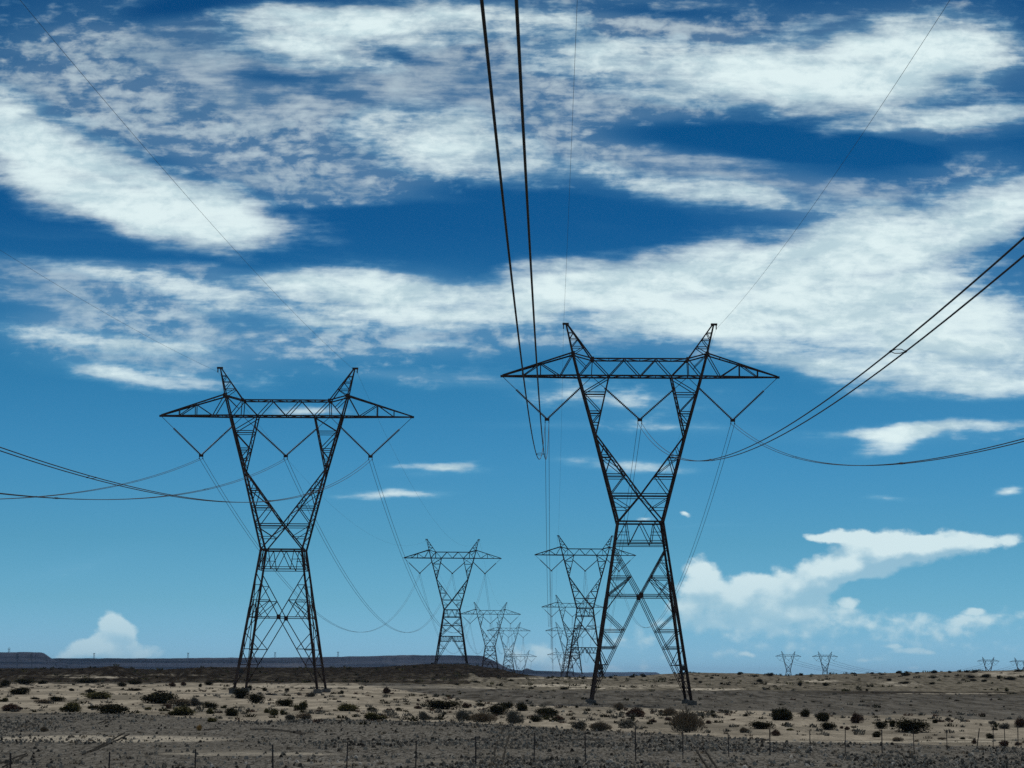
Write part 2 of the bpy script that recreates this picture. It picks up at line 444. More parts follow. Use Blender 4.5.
MOUNDS = []
def _mound(px, row, half, Y0, sy):
    X0 = (px - 554) / F * Y0
    zb = float(zbase(np.array([X0]), np.array([Y0]))[0])
    MOUNDS.append((X0, Y0, P(px, row, Y0).z - zb, half / F * Y0 * 0.6, sy))
_mound(116, 666.6, 36, 500, 26); _mound(168, 672.0, 26, 470, 20); _mound(203, 672.5, 30, 455, 18)
_mound(30, 672.5, 50, 500, 22); _mound(498, 669.8, 36, 620, 25); _mound(440, 665.2, 60, 640, 30); _mound(330, 670.5, 60, 600, 26)
_mound(770, 680.5, 30, 560, 20); _mound(690, 673.6, 34, 620, 26); _mound(965, 677, 60, 560, 25); _mound(585, 683, 36, 560, 25)
def ground(X, Y):
    return zbase(X, Y) + relief(X, Y)

def gz(X, Y):
    return float(ground(np.array([X]), np.array([Y]))[0])

def hit(px, py, y0=60.0, y1=760.0):
    """where the view ray through a pixel meets the ground"""
    d = ray(px, py)
    ys = np.geomspace(y0, y1, 1400)
    xs = d.x / d.y * ys; zs = EYE + d.z / d.y * ys
    g = ground(xs, ys)
    idx = np.nonzero(g >= zs)[0]
    i = idx[0] if len(idx) else int(np.argmin(zs - g))
    return Vector((xs[i], ys[i], g[i]))

# cover zones: gravel in front, a band of pale sand, grey plain, tan slopes, dark mounds
B1 = [(-600, 712), (0, 712.5), (130, 713.5), (180, 718), (240, 721), (330, 720.5), (450, 721.5), (510, 725), (570, 729.5), (640, 732.5),
      (700, 735), (760, 740), (830, 743), (900, 743), (960, 746), (1024, 748), (1600, 752)]
B2 = [(-600, 683), (340, 683), (400, 690), (470, 700), (520, 705.5), (600, 707), (700, 711), (780, 712), (860, 716), (930, 716), (1024, 721), (1600, 724)]
B3 = [(-600, 682), (400, 683), (520, 690), (620, 690.5), (700, 690), (800, 690.5), (900, 691), (1024, 695), (1600, 695)]
def tab(t, u):
    return np.interp(u, [a for a, _ in t], [b for _, b in t])
def sstep(v, a, b):
    k = np.clip((v - a) / (b - a), 0, 1); return k * k * (3 - 2 * k)

DK = [(-600, 674), (0, 675), (40, 674), (88, 674), (98, 681), (136, 681.5), (150, 673), (176, 673), (190, 679), (215, 678.5), (232, 673.5), (330, 673),
      (400, 673.5), (460, 674.5), (472, 673), (480, 677.5), (515, 677.5), (540, 675), (570, 672), (620, 660), (1600, 600)]
PALE = [(100, 739, 150, 4.2, .9), (40, 733, 120, 1.6, .35), (250, 754, 110, 2.2, .6), (210, 751, 70, 1.8, .4), (450, 761, 90, 2.2, .35), (330, 763, 60, 2, .4),
        (300, 686.5, 120, 1.6, .6), (560, 685.3, 46, 1.6, .95), (600, 688.2, 60, 1.0, .8), (712, 689.2, 40, 1.2, 1.0),
        (820, 681, 22, 1.8, .7), (780, 684, 20, 1.5, .5), (950, 693.6, 80, .7, .6), (640, 686, 70, 2, .5), (430, 687, 60, 2, .5), (480, 688, 30, 1.6, .5), (100, 677.5, 44, 1.2, .7), (60, 675, 60, .8, .4), (180, 675, 40, 1.0, .4),
        (450, 680, 60, 1.0, .35), (560, 678.5, 60, .9, .7), (900, 741.5, 140, 1.1, .85), (800, 741.5, 70, 1.0, .7), (980, 739, 60, 1.1, .7), (640, 765, 60, 3, .3), (730, 757, 70, 5, .28), (1005, 674, 40, 3, .6), (900, 684, 30, 3, .5)]

def cover(X, Y, Z):
    d = np.stack([X, Y, Z - EYE], -1) @ np.array(ROT)          # into camera axes
    dep = np.maximum(-d[..., 2], 1.0)
    px = 512 + d[..., 0] / dep * F; py = 384 - d[..., 1] / dep * F
    wob = 1.6 * fbm(px / 34, py / 9, 3, 71)
    b1 = tab(B1, px) + wob; b2 = tab(B2, px) + wob * 1.5; b3 = tab(B3, px)
    sand = (1 - sstep(py, b1 - 0.8, b1 + 0.6)) * sstep(py, b2 - 2.0, b2 + 1.5)
    upper = 1 - sstep(py, b3 - 0.8, b3 + 0.8)
    pale = np.zeros_like(px)
    for (cx, cy, rx, ry, wt) in PALE:
        r = np.sqrt(((px - cx) / rx) ** 2 + ((py + 0.3 * wob - cy) / ry) ** 2)
        pale = np.maximum(pale, wt * (1 - sstep(r, 0.6, 1.15)))
    dk = tab(DK, px) + 0.6 * wob
    dark = upper * (1 - sstep(py, dk - 0.7, dk + 0.7))
    dark = np.maximum(dark, 0.42 * upper * (px < 470) * (py < 684))
    dark = np.maximum(dark, 0.34 * (1 - sstep(np.abs((py - 692.5 + .8 * wob - 0.006 * (px - 900)) / 2.0), .3, 1.2)) * sstep(px, 760, 860) * (px < 1300))
    far = Y > 1500
    return np.where(far, 0, sand), np.where(far, 0, pale), np.where(far, 0, upper), np.where(far, 0, dark)

# grid: rows by distance, columns fan out
ys = np.concatenate([np.linspace(-260, 55, 30)[:-1], np.geomspace(55, 260, 330)[:-1], np.linspace(260, YCR + 60, 360), np.geomspace(YCR + 70, 60000, 70)])
us = np.sign(np.linspace(-1, 1, 561)) * (0.34 * np.abs(np.linspace(-1, 1, 561)) + 1.6 * np.abs(np.linspace(-1, 1, 561)) ** 7)
YY, UU = np.meshgrid(ys, us, indexing='ij')
XX = UU * (np.maximum(YY, 30) + 60)
ZZ = ground(XX, YY)
nr, nc = YY.shape
S_, P_, U_, D_ = cover(XX, YY, ZZ)
verts = np.stack([XX, YY, ZZ], -1).reshape(-1, 3)
idx = np.arange(nr * nc).reshape(nr, nc)
quads = np.stack([idx[:-1, :-1], idx[:-1, 1:], idx[1:, 1:], idx[1:, :-1]], -1).reshape(-1, 4)
me = bpy.data.meshes.new('desert_ground')
me.vertices.add(len(verts)); me.vertices.foreach_set('co', verts.ravel())
me.loops.add(quads.size); me.loops.foreach_set('vertex_index', quads.ravel())
me.polygons.add(len(quads)); me.polygons.foreach_set('loop_start', np.arange(0, quads.size, 4))
me.update(calc_edges=True)
me.polygons.foreach_set('use_smooth', np.ones(len(quads), bool))
ca = me.color_attributes.new('cover', 'FLOAT_COLOR', 'POINT')
ca.data.foreach_set('color', np.stack([S_, P_, U_, D_], -1).reshape(-1))
gnd = bpy.data.objects.new('ground', me)
COL.objects.link(gnd)
tag(gnd, kind='structure')

m = bpy.data.materials.new('desert_soil'); m.use_nodes = True
t = NT(m.node_tree)
out = t.n('ShaderNodeOutputMaterial')
pos = t.n('ShaderNodeNewGeometry').outputs['Position']
at = t.n('ShaderNodeAttribute', attribute_name='cover')
sp = t.n('ShaderNodeSeparateColor', {0: at.outputs['Color']})
a_s, a_p, a_u, a_d = sp.outputs[0], sp.outputs[1], sp.outputs[2], at.outputs['Alpha']
nbig = t.noise(t.vmath('MULTIPLY', pos, (0.09, 0.035, 0.09)), 1.0, 7, 0.68)
nmid = t.noise(t.vmath('MULTIPLY', pos, (0.7, 0.16, 0.7)), 1.0, 6, 0.7)
nfine = t.noise(t.vmath('MULTIPLY', pos, (5.0, 0.8, 5.0)), 1.0, 6, 0.8)
nfar = t.noise(t.vmath('MULTIPLY', pos, (0.42, 0.035, 0.42)), 1.0, 6, 0.78)
fz = t.n('ShaderNodeSeparateXYZ', {0: pos}).outputs[1]
farw = t.smooth(fz, 150, 330)
nfine = t.n('ShaderNodeMix', {0: farw, 2: nfine, 3: nfar}, data_type='FLOAT').outputs[0]
gravel = t.mix(t.smooth(nfine, 0.36, 0.64), (0.020, 0.0185, 0.0155), (0.215, 0.203, 0.178))
gravel = t.mix(t.smooth(nmid, 0.3, 0.7, 0.0, 0.4), gravel, (0.060, 0.055, 0.046))
gravel = t.mix(t.smooth(nbig, 0.45, 0.75, 0.0, 0.55), gravel, (0.115, 0.106, 0.087))
gravel = t.mix(t.math('MULTIPLY', farw, 0.45), gravel, (0.030, 0.028, 0.024))
sandc = t.mix(t.smooth(nmid, 0.35, 0.65), (0.205, 0.180, 0.140), (0.330, 0.292, 0.230))
sandc = t.mix(t.smooth(nfine, 0.55, 0.66, 0.0, 0.75), sandc, (0.085, 0.075, 0.06))
sandc = t.mix(t.smooth(nbig, 0.42, 0.62, 0.0, 0.8), sandc, (0.125, 0.113, 0.090))
slope = t.mix(t.smooth(nmid, 0.35, 0.62), (0.052, 0.047, 0.036), (0.165, 0.149, 0.116))
slope = t.mix(t.smooth(nfine, 0.52, 0.66, 0.0, 0.8), slope, (0.022, 0.021, 0.014))
slope = t.mix(t.smooth(nbig, 0.45, 0.7, 0.0, 0.6), slope, (0.088, 0.078, 0.062))
darkc = t.mix(t.smooth(nmid, 0.45, 0.75), (0.013, 0.011, 0.009), (0.055, 0.048, 0.038))
br = t.math('MULTIPLY_ADD', t.math('SUBTRACT', nmid, 0.5), 1.2, a_s)
c = t.mix(t.smooth(br, 0.3, 0.7), gravel, sandc)
c = t.mix(a_u, c, slope)
c = t.mix(t.smooth(t.math('MULTIPLY_ADD', t.math('SUBTRACT', nfine, 0.5), 1.0, a_d), 0.02, 0.5), c, darkc)
pm = t.math('MULTIPLY', t.smooth(t.math('MULTIPLY_ADD', t.math('SUBTRACT', nmid, 0.5), 1.0, a_p), 0.15, 0.9), t.smooth(a_p, 0.0, 0.12))
c = t.mix(t.math('MULTIPLY', pm, t.smooth(nfine, 0.62, 0.45)), c, (0.36, 0.325, 0.26))
bump = t.n('ShaderNodeBump', {'Height': t.math('ADD', nfine, t.math('MULTIPLY', nmid, 0.8)), 'Strength': 0.9, 'Distance': 0.14})
bs = t.n('ShaderNodeBsdfPrincipled', {'Base Color': c, 'Roughness': 0.95, 'Specular IOR Level': 0.0, 'Normal': bump.outputs[0]})
t.t.links.new(bs.outputs[0], out.inputs[0])
me.materials.append(m)

# ---------------------------------------------------------------- far mesas
def mesa_mat(name, a, b, c_):
    m = bpy.data.materials.new(name); m.use_nodes = True
    t = NT(m.node_tree)
    out = t.n('ShaderNodeOutputMaterial')
    pos = t.n('ShaderNodeNewGeometry').outputs['Position']
    z = t.n('ShaderNodeSeparateXYZ', {0: pos}).outputs[2]
    nz = t.noise(t.vmath('MULTIPLY', pos, (0.006, 0.006, 0.05)), 1.0, 6, 0.65)
    band = t.noise(t.vmath('MULTIPLY', pos, (0.0010, 0.0010, 0.10)), 1.0, 4, 0.6)
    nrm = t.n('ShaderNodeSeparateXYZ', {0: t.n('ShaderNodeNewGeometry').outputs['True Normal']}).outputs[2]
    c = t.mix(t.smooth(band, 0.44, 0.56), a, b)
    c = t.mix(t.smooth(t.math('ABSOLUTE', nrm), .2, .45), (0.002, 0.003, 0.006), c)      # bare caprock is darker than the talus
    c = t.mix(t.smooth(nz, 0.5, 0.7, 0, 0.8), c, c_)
    bs = t.n('ShaderNodeBsdfPrincipled', {'Base Color': c, 'Roughness': 0.95, 'Specular IOR Level': 0.0})
    t.t.links.new(bs.outputs[0], out.inputs[0])
    return m
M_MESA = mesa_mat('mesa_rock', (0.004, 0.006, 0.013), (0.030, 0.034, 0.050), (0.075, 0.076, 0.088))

def mesa(name, Y, tops, base_row, depth, cliff=0.3, talus=500.0, seed=1, step=2.0, gul=25.0):
    """a flat-topped mesa with a caprock cliff, gullied talus slope and a plateau behind"""
    xs = np.arange(tops[0][0], tops[-1][0] + .01, step)
    tp = np.interp(xs, [a for a, _ in tops], [b for _, b in tops])
    tp = tp + 0.35 * fbm(xs / 9.0, xs * 0 + seed, 3, seed) * (np.abs(tp - base_row) > 1.5)
    zt = EYE + (er(xs) - tp) * Y / F
    zb = EYE + (676 - base_row) * Y / F - 25
    X = (xs - 554) / F * Y
    g = gul * 2.2 * fbm(xs / 5.0, xs * 0 + 3 + seed, 4, seed + 5)
    rows = [(-talus, 0.0), (-talus * .62, .2), (-talus * .35, .38), (-talus * .16, 1 - cliff - .12), (-talus * .07, 1 - cliff),
            (-talus * .045, 1 - cliff * .25), (0, 1.0), (depth * .4, 1.0), (depth, .95)]
    vs = []
    for (dyy, k) in rows:
        f = 1 - min(1, max(0, k)) if dyy < 0 else 0
        for j in range(len(xs)):
            jit = 12 * vnoise(xs[j] / 9.0, dyy / 80.0 + seed, seed)
            vs.append((X[j] * (1 + dyy / Y), Y + dyy + g[j] * (0.35 + f) + jit, zb + (zt[j] - zb) * k))
    n = len(xs)
    fs = [(r * n + j, r * n + j + 1, (r + 1) * n + j + 1, (r + 1) * n + j) for r in range(len(rows) - 1) for j in range(n - 1)]
    o = link_mesh(name, vs, fs, M_MESA)
    tag(o, kind='structure')
    return o

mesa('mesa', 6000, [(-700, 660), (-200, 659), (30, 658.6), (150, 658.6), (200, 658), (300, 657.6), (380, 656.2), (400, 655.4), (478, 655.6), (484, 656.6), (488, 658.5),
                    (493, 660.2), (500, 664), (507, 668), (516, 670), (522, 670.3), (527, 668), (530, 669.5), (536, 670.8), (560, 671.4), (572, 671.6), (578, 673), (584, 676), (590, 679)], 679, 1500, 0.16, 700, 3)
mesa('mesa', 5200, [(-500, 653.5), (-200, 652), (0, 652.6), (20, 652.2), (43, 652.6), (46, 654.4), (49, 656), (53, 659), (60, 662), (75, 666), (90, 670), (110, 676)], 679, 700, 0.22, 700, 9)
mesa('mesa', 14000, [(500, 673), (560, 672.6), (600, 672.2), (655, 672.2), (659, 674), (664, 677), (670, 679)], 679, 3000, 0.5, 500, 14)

# ---------------------------------------------------------------- air
hb_ = MB(); hb_.box((0, 13000, 40), (42000, 34000, 160))
m = bpy.data.materials.new('haze_air'); m.use_nodes = True
t = NT(m.node_tree)
out = t.n('ShaderNodeOutputMaterial')
pv = t.n('ShaderNodeVolumePrincipled', {'Color': (0.45, 0.68, 1.0, 1), 'Density': HAZE, 'Anisotropy': 0.2})
t.t.links.new(pv.outputs[0], out.inputs['Volume'])
tag(hb_.build('haze', m), kind='stuff')
# ---------------------------------------------------------------- transmission towers
Y1 = 255.0
U = (P(777.1, 376.8, Y1) - P(502.3, 376.8, Y1)).length / 274.8       # metres per photo pixel at the big tower
def zr(row): return P(640, row, Y1).z
Z_W = zr(522.7)
def hz_(row): return zr(row) - Z_W                                       # height above the waist for an image row
H_BELT, H_NODE = hz_(544.4), hz_(596.3)
H_CROSS, H_CROTCH, H_BEAM, H_TOP, H_ARM, H_PEAK = hz_(496), hz_(436), hz_(376.8), hz_(359.8), hz_(354.5), hz_(324.3)
SL = 26.5 * U / (hz_(522.7) - hz_(703.5)) if False else 26.5 / (181 * 1.0)
def wid(h):                                                               # half width of the body below the waist
    return (22.2 * U) + SL * (-h)
BUNDLE = 0.22

def lerp(a, b, t): return tuple(a[i] + (b[i] - a[i]) * t for i in range(3))

def chord(pts, z):
    """(x, depth) of a polyline chord at height z"""
    zs = [p[1] for p in pts]
    return float(np.interp(z, zs, [p[0] for p in pts])), float(np.interp(z, zs, [p[2] for p in pts]))

def build_tower(root, H, style, thick=1.0, detail=True, double=True):
    """root: Empty at the ground; H: height of the waist above the ground"""
    def B(): return MB()
    L = H - 0.35
    k = thick
    o0 = H
    def pt(face, xa, h):
        ww = wid(h)
        return {'f': (xa, -ww, h + o0), 'b': (xa, ww, h + o0), 'l': (-ww, xa, h + o0), 'r': (ww, xa, h + o0)}[face]
    OUT = {'f': (0, -1, 0), 'b': (0, 1, 0), 'l': (-1, 0, 0), 'r': (1, 0, 0)}
    # four corner legs
    for sx in (-1, 1):
        for sy in (-1, 1):
            mb = B()
            a = (sx * wid(0), sy * wid(0), o0); b = (sx * wid(-L), sy * wid(-L), o0 - L)
            mid = lerp(a, b, 0.42)
            mb.angle(a, mid, 0.27 * k, (sx, 0, 0), 0.05 * k); mb.angle(mid, b, 0.33 * k, (sx, 0, 0), 0.06 * k)
            lg = mb.build('leg', M_STEEL, root)
            fb = B()
            fb.box((sx * wid(-H), sy * wid(-H), 0.14), (1.0, 1.0, 0.7))
            fb.box((sx * wid(-L), sy * wid(-L), 0.52), (0.55, 0.55, 0.06))
            fb.build('footing', M_CONC, lg)
    br = 0.10 * k
    ext = L
    for face in 'fblr':
        mb = B(); plates = []
        def bar(x0, h0, x1, h1, s=br, dbl=False):
            if dbl and double:
                d = 0.085
                L_ = math.hypot(x1 - x0, h1 - h0) or 1
                nx, nz = -(h1 - h0) / L_ * d, (x1 - x0) / L_ * d
                mb.angle(pt(face, x0 + nx, h0 + nz), pt(face, x1 + nx, h1 + nz), s * .8, OUT[face])
                mb.angle(pt(face, x0 - nx, h0 - nz), pt(face, x1 - nx, h1 - nz), s * .8, OUT[face])
            else:
                mb.angle(pt(face, x0, h0), pt(face, x1, h1), s, OUT[face])
        w0 = wid(0); hb = H_BELT; wb = wid(hb)
        bar(-w0, 0, w0, 0, 0.20 * k)
        bar(-wb, hb, wb, hb, br, True)
        bar(-wb, hb + 0.3, wb, hb + 0.3, br * .8)
        zz = [(-1, hb), (-.62, 0), (-.42, hb), (0, 0), (.42, hb), (.62, 0), (1, hb)]
        for i in range(6):
            bar(zz[i][0] * wid(zz[i][1]), zz[i][1], zz[i + 1][0] * wid(zz[i + 1][1]), zz[i + 1][1], br * .9)
        for s in (-1, 1):
            bar(s * w0, hb * .5, s * .5 * w0, hb * .5, br * .7)
        if style == 'A':
            ht = hz_(548.5); hn = H_NODE; hf = -L + 0.6
            wt = wid(ht)
            for s in (-1, 1):
                dx = lambda h: s * (wt * (h - hn) / (ht - hn) if h > hn else wid(hf) * (h - hn) / (hf - hn))
                bar(s * wt, ht, 0, hn, 0.105 * k, True)
                bar(0, hn, dx(hf), hf, 0.105 * k, True)
                lg = lambda h: s * wid(h)
                hA, hB, hC = hz_(561.5), hz_(578), hn
                bar(lg(hA), hA, dx(hA), hA, br * .8)
                bar(lg(hB), hB, dx(hB), hB, br, True)
                bar(lg(hB), hB, dx(hA), hA, br * .8, True)
                bar(lg(hC), hC, dx(hB), hB, br * .9, True)
                bar(lg(hC), hC, 0, hC, br, True)
                h9 = hz_(613)
                bar(lg(h9), h9, dx(hB), hB, br * .9)
                bar(lg(hB), hB, lg(hC) * .55, hC, br * .8)
                lv = [r for r in (631, 648, 665, 681) if hz_(r) > -L + 1.3]
                prev = h9
                for i, r in enumerate(lv):
                    h = hz_(r)
                    bar(lg(h), h, dx(h), h, br, i < 2)
                    bar(lg(prev), prev, dx(h), h, br * .9, i < 2)
                    prev = h
            plates = [(pt(face, 0, hn), (0.5, 0.06, 0.6) if face in 'fb' else (0.06, 0.5, 0.6))]
            for s in (-1, 1):
                plates.append((pt(face, s * (wid(hn) - .1), hn), (0.26, 0.06, 0.36) if face in 'fb' else (.06, .26, .36)))
        else:
            ht = hb; hm = max(hz_(636), -L + 9); hx = (ht + hm) / 2
            wt, wm = wid(ht), wid(hm)
            for s in (-1, 1):
                bar(s * wt, ht, -s * wm, hm, 0.14 * k)
                lg = lambda h: s * wid(h)
                xx = wt * wm / (wt + wm) * 0
                hc = ht + (hm - ht) * wt / (wt + wm)
                bar(lg(hc), hc, 0, hc, br * 1.1)
                for q in (.3, .72):
                    h = ht + (hm - ht) * q
                    xd = s * abs((wt * (1 - q) - wm * q))
                    bar(lg(h), h, xd, h, br * .8)
                    bar(lg(hc), hc, xd, h, br * .9)
                hd = hm - 1.7
                bar(lg(hd), hd, s * .12 * wm, hd, br)
                bar(0, hm, s * wid(-L + .6), -L + .6, 0.14 * k)
                for i in range(4):
                    a0 = i / 4; a1 = (i + .5) / 4; a2 = (i + 1) / 4
                    bar(lg(hm) * a0, hm, lg(hm) * a1, hd, br * .8)
                    bar(lg(hm) * a1, hd, lg(hm) * a2, hm, br * .8)
                for q in (.45, .7):
                    h = hm + (-L - hm) * q
                    xd = s * wid(-L) * q
                    bar(lg(h), h, xd, h, br * .8)
                    bar(lg(h + 1.8), h + 1.8, xd, h, br * .8)
            bar(-wm, hm, wm, hm, 0.15 * k)
        fo = mb.build('face_bracing', M_STEEL, root)
        for (pc, ps) in plates:
            gp = B(); gp.box(pc, ps); gp.build('gusset_plate', M_STEEL, fo)
    # fork arms: outer and inner chords
    outer = [(22.2 * U, 0, 22.2 * U), (44.8 * U, H_CROTCH, 12 * U), (61.3 * U, H_BEAM, 9.5 * U), (67 * U, H_ARM, 9.0 * U), (74 * U, H_PEAK, 0.8 * U)]
    inner = [(-22.2 * U, 0, 22.2 * U), (0, H_CROSS, 19 * U), (44.0 * U, H_CROTCH, 12 * U)]
    innerT = [(44.0 * U, H_CROTCH, 12 * U), (31 * U, H_BEAM, 9.5 * U)]
    for s in (-1, 1):
        mb = B()
        for d in (-1, 1):
            def q(p): return (s * p[0], d * p[2], p[1] + o0)
            for i in range(2):
                mb.angle(q(outer[i]), q(outer[i + 1]), 0.25 * k, (0, d, 0), .05 * k)
            for i in range(2):
                mb.angle(q(inner[i]), q(inner[i + 1]), 0.17 * k, (0, d, 0), .04 * k)
            mb.angle(q(innerT[0]), q(innerT[1]), 0.16 * k, (0, d, 0), .04 * k)
            def at(ch, h):
                x, dep = chord(ch, h)
                return (s * x, d * dep, h + o0)
            def rung(row, ch, dbl=True, sz=br):
                h = hz_(row)
                mb.angle(at(ch, h), at(outer, h), sz, (0, d, 0))
                if dbl and detail:
                    mb.angle(at(ch, h - .25), at(outer, h - .25), sz * .8, (0, d, 0))
            def diag(r0, ch0, r1, ch1, sz=br):
                mb.angle(at(ch0, hz_(r0)), at(ch1, hz_(r1)), sz, (0, d, 0))
            for r in (456.5, 475.5): rung(r, inner)
            rung(495, inner, True, br * 1.15)
            # between the cross node and the waist
            mb.angle(at(inner, hz_(509)), (s * -chord(outer, hz_(509))[0], d * chord(outer, hz_(509))[1], hz_(509) + o0), br * .8, (0, d, 0))
            x5, d5 = chord(inner, hz_(509))
            mb.angle((s * x5, d * d5, hz_(509) + o0), (s * -chord(outer, hz_(500))[0], d * d5, hz_(498) + o0), br * .8, (0, d, 0))
            diag(456.5, inner, 475.5, outer); diag(475.5, inner, 456.5, outer, br * .8)
            diag(475.5, inner, 495, outer); diag(447, inner, 456.5, outer, br * .8)
            for r in (393.5, 412.5, 424): rung(r, innerT, r < 420)
            diag(378, innerT, 393.5, outer); diag(393.5, outer, 412.5, innerT) if False else None
            diag(393.5, outer, 412.5, innerT)
            diag(412.5, innerT, 424, outer); diag(424, outer, 433, innerT, br * .8)
        # ties between the front and the back of each arm
        for (ch, rows) in ((outer, (516, 505, 495, 485, 475.5, 466, 456.5, 446, 436, 424, 412.5, 403, 393.5, 384)), (inner, (508, 496, 485, 475.5, 466, 456.5, 446)), (innerT, (430, 412.5, 403, 393.5, 384))):
            for i, r in enumerate(rows):
                x, dep = chord(ch, hz_(r))
                z = hz_(r) + o0
                mb.angle((s * x, -dep, z), (s * x, dep, z), br * .8, (s, 0, 0))
                if i:
                    x0, d0 = chord(ch, hz_(rows[i - 1])); z0 = hz_(rows[i - 1]) + o0
                    g = 1 if i % 2 else -1
                    mb.angle((s * x0, -g * d0, z0), (s * x, g * dep, z), br * .75, (s, 0, 0))
        mb.build('fork_arm', M_STEEL, root)
    # bridge beam
    mb = B()
    for d in (-1, 1):
        y = d * 9.5 * U
        zb, zt = H_BEAM + o0, H_TOP + o0
        mb.angle((-61.3 * U, y, zb), (61.3 * U, y, zb), 0.20 * k, (0, d, 0))
        mb.angle((-47.5 * U, y, zt), (47.5 * U, y, zt), 0.17 * k, (0, d, 0))
        xs = [-61.3, -47.5, -31, -15.7, 0, 15.7, 31, 47.5, 61.3]
        for i in range(8):
            a = (xs[i] * U, y, zb if i % 2 == 0 else zt); b = (xs[i + 1] * U, y, zt if i % 2 == 0 else zb)
            mb.angle(a, b, br * 1.1, (0, d, 0))
        for s in (-1, 1):
            mb.angle((s * 47.5 * U, y, zt), (s * 48.5 * U, y, zb), br, (0, d, 0))
            mb.angle((s * 67 * U, d * 9 * U, H_ARM + o0), (s * 47.5 * U, y, zt), .15 * k, (0, d, 0))
            mb.angle((s * 67 * U, d * 9 * U, H_ARM + o0), (s * 54 * U, y, zt - .9), br * .8, (0, d, 0))
    for i in range(8):
        for (z, g) in ((zb, 1), (zt, -1)):
            if abs(xs[i]) > 48 and z == zt: continue
            if z == zt and abs(xs[i + 1]) > 48: continue
            a = 1 if i % 2 else -1
            mb.angle((xs[i] * U, -a * 9.5 * U, z), (xs[i + 1] * U, a * 9.5 * U, z), br * .8, (0, 0, g))
            mb.angle((xs[i] * U, -9.5 * U, z), (xs[i] * U, 9.5 * U, z), br * .8, (0, 0, g))
    mb.build('bridge_beam', M_STEEL, root)
    # crossarms and peaks
    for s in (-1, 1):
        mb = B()
        tip = 137.4
        def lo(x): 
            tt = (abs(x) - 61.3) / (tip - 61.3); return (s * x * U, (9.5 * (1 - tt) + .7 * tt) * U, H_BEAM + o0)
        def hi(x):
            tt = (abs(x) - 67) / (tip - 67); return (s * x * U, (9.0 * (1 - tt) + .7 * tt) * U, H_ARM + (H_BEAM - H_ARM) * tt * .985 + o0 + .06)
        for d in (-1, 1):
            def D(p): return (p[0], d * p[1], p[2])
            mb.angle(D(lo(61.3)), D(lo(tip)), .19 * k, (0, d, 0))
            mb.angle(D(hi(67)), D(hi(tip)), .17 * k, (0, d, 0))
            for (a, b) in ((hi(67), lo(80)), (lo(80), hi(99.4)), (hi(99.4), lo(99.4)), (hi(99.4), lo(117.6)), (lo(117.6), hi(117.6)), (lo(99.4), hi(117.6))):
                if a == lo(99.4): continue
                mb.angle(D(a), D(b), br, (0, d, 0))
        xs2 = [61.3, 70, 80, 90, 99.4, 108, 117.6, 127, 135]
        for i, x in enumerate(xs2):
            p = lo(x); mb.angle(p, (p[0], -p[1], p[2]), br * .7, (0, 0, -1))
            if i: 
                a = lo(xs2[i - 1]); g = 1 if i % 2 else -1
                mb.angle((a[0], g * a[1], a[2]), (p[0], -g * p[1], p[2]), br * .7, (0, 0, -1))
            if x >= 67:
                p = hi(x); mb.angle(p, (p[0], -p[1], p[2]), br * .7, (0, 0, 1))
        mb.box((s * tip * U, 0, H_BEAM + o0), (.5, .3, .25))
        mb.build('crossarm', M_STEEL, root)
        mb = B()
        pk = (74 * U, H_PEAK, .8 * U)
        def oc(h):
            x, dep = chord(outer, h); return x, dep
        def ic(h):
            tt = (h - H_TOP) / (H_PEAK - H_TOP); return (47.5 + (73 - 47.5) * tt) * U, (9.5 + (.8 - 9.5) * tt) * U
        for d in (-1, 1):
            x0, d0 = oc(H_BEAM)
            mb.angle((s * x0, d * d0, H_BEAM + o0), (s * 67 * U, d * 9 * U, H_ARM + o0), .2 * k, (0, d, 0))
            mb.angle((s * 67 * U, d * 9 * U, H_ARM + o0), (s * pk[0], d * pk[2], pk[1] + o0), .15 * k, (0, d, 0))
            mb.angle((s * 47.5 * U, d * 9.5 * U, H_TOP + o0), (s * 73 * U, d * pk[2], pk[1] + o0), .15 * k, (0, d, 0))
            rows = [354.5, 347.5, 339.5, 333]
            for i, r in enumerate(rows):
                h = hz_(r)
                a, da = oc(h); b, db = ic(h)
                if i: mb.angle((s * a, d * da, h + o0), (s * b, d * db, h + o0), br * .8, (0, d, 0))
                if i < 3:
                    h2 = hz_(rows[i + 1])
                    b2, db2 = ic(h2)
                    mb.angle((s * a, d * da, h + o0), (s * b2, d * db2, h2 + o0), br * .8, (0, d, 0))
        for r in (347.5, 339.5, 333, 328):
            h = hz_(r)
            for fn in (oc, ic):
                a, da = fn(h)
                mb.angle((s * a, -da, h + o0), (s * a, da, h + o0), br * .7, (s, 0, 0))
        mb.box((s * 74.4 * U, 0, H_PEAK + o0 + .02), (.75, .3, .22))
        mb.box((s * 76.6 * U, 0, H_PEAK + o0 - .3), (.12, .12, .55))
        if detail:
            for d in (-1, 1):
                mb.box((s * 67 * U, d * 9 * U, H_ARM + o0), (.42, .1, .45))
                mb.box((s * 47.5 * U, d * 9.5 * U, H_TOP + o0), (.36, .1, .38))
        mb.build('shield_wire_peak', M_STEEL, root)
    # V strings of insulators
    zn = hz_(419.6) + o0
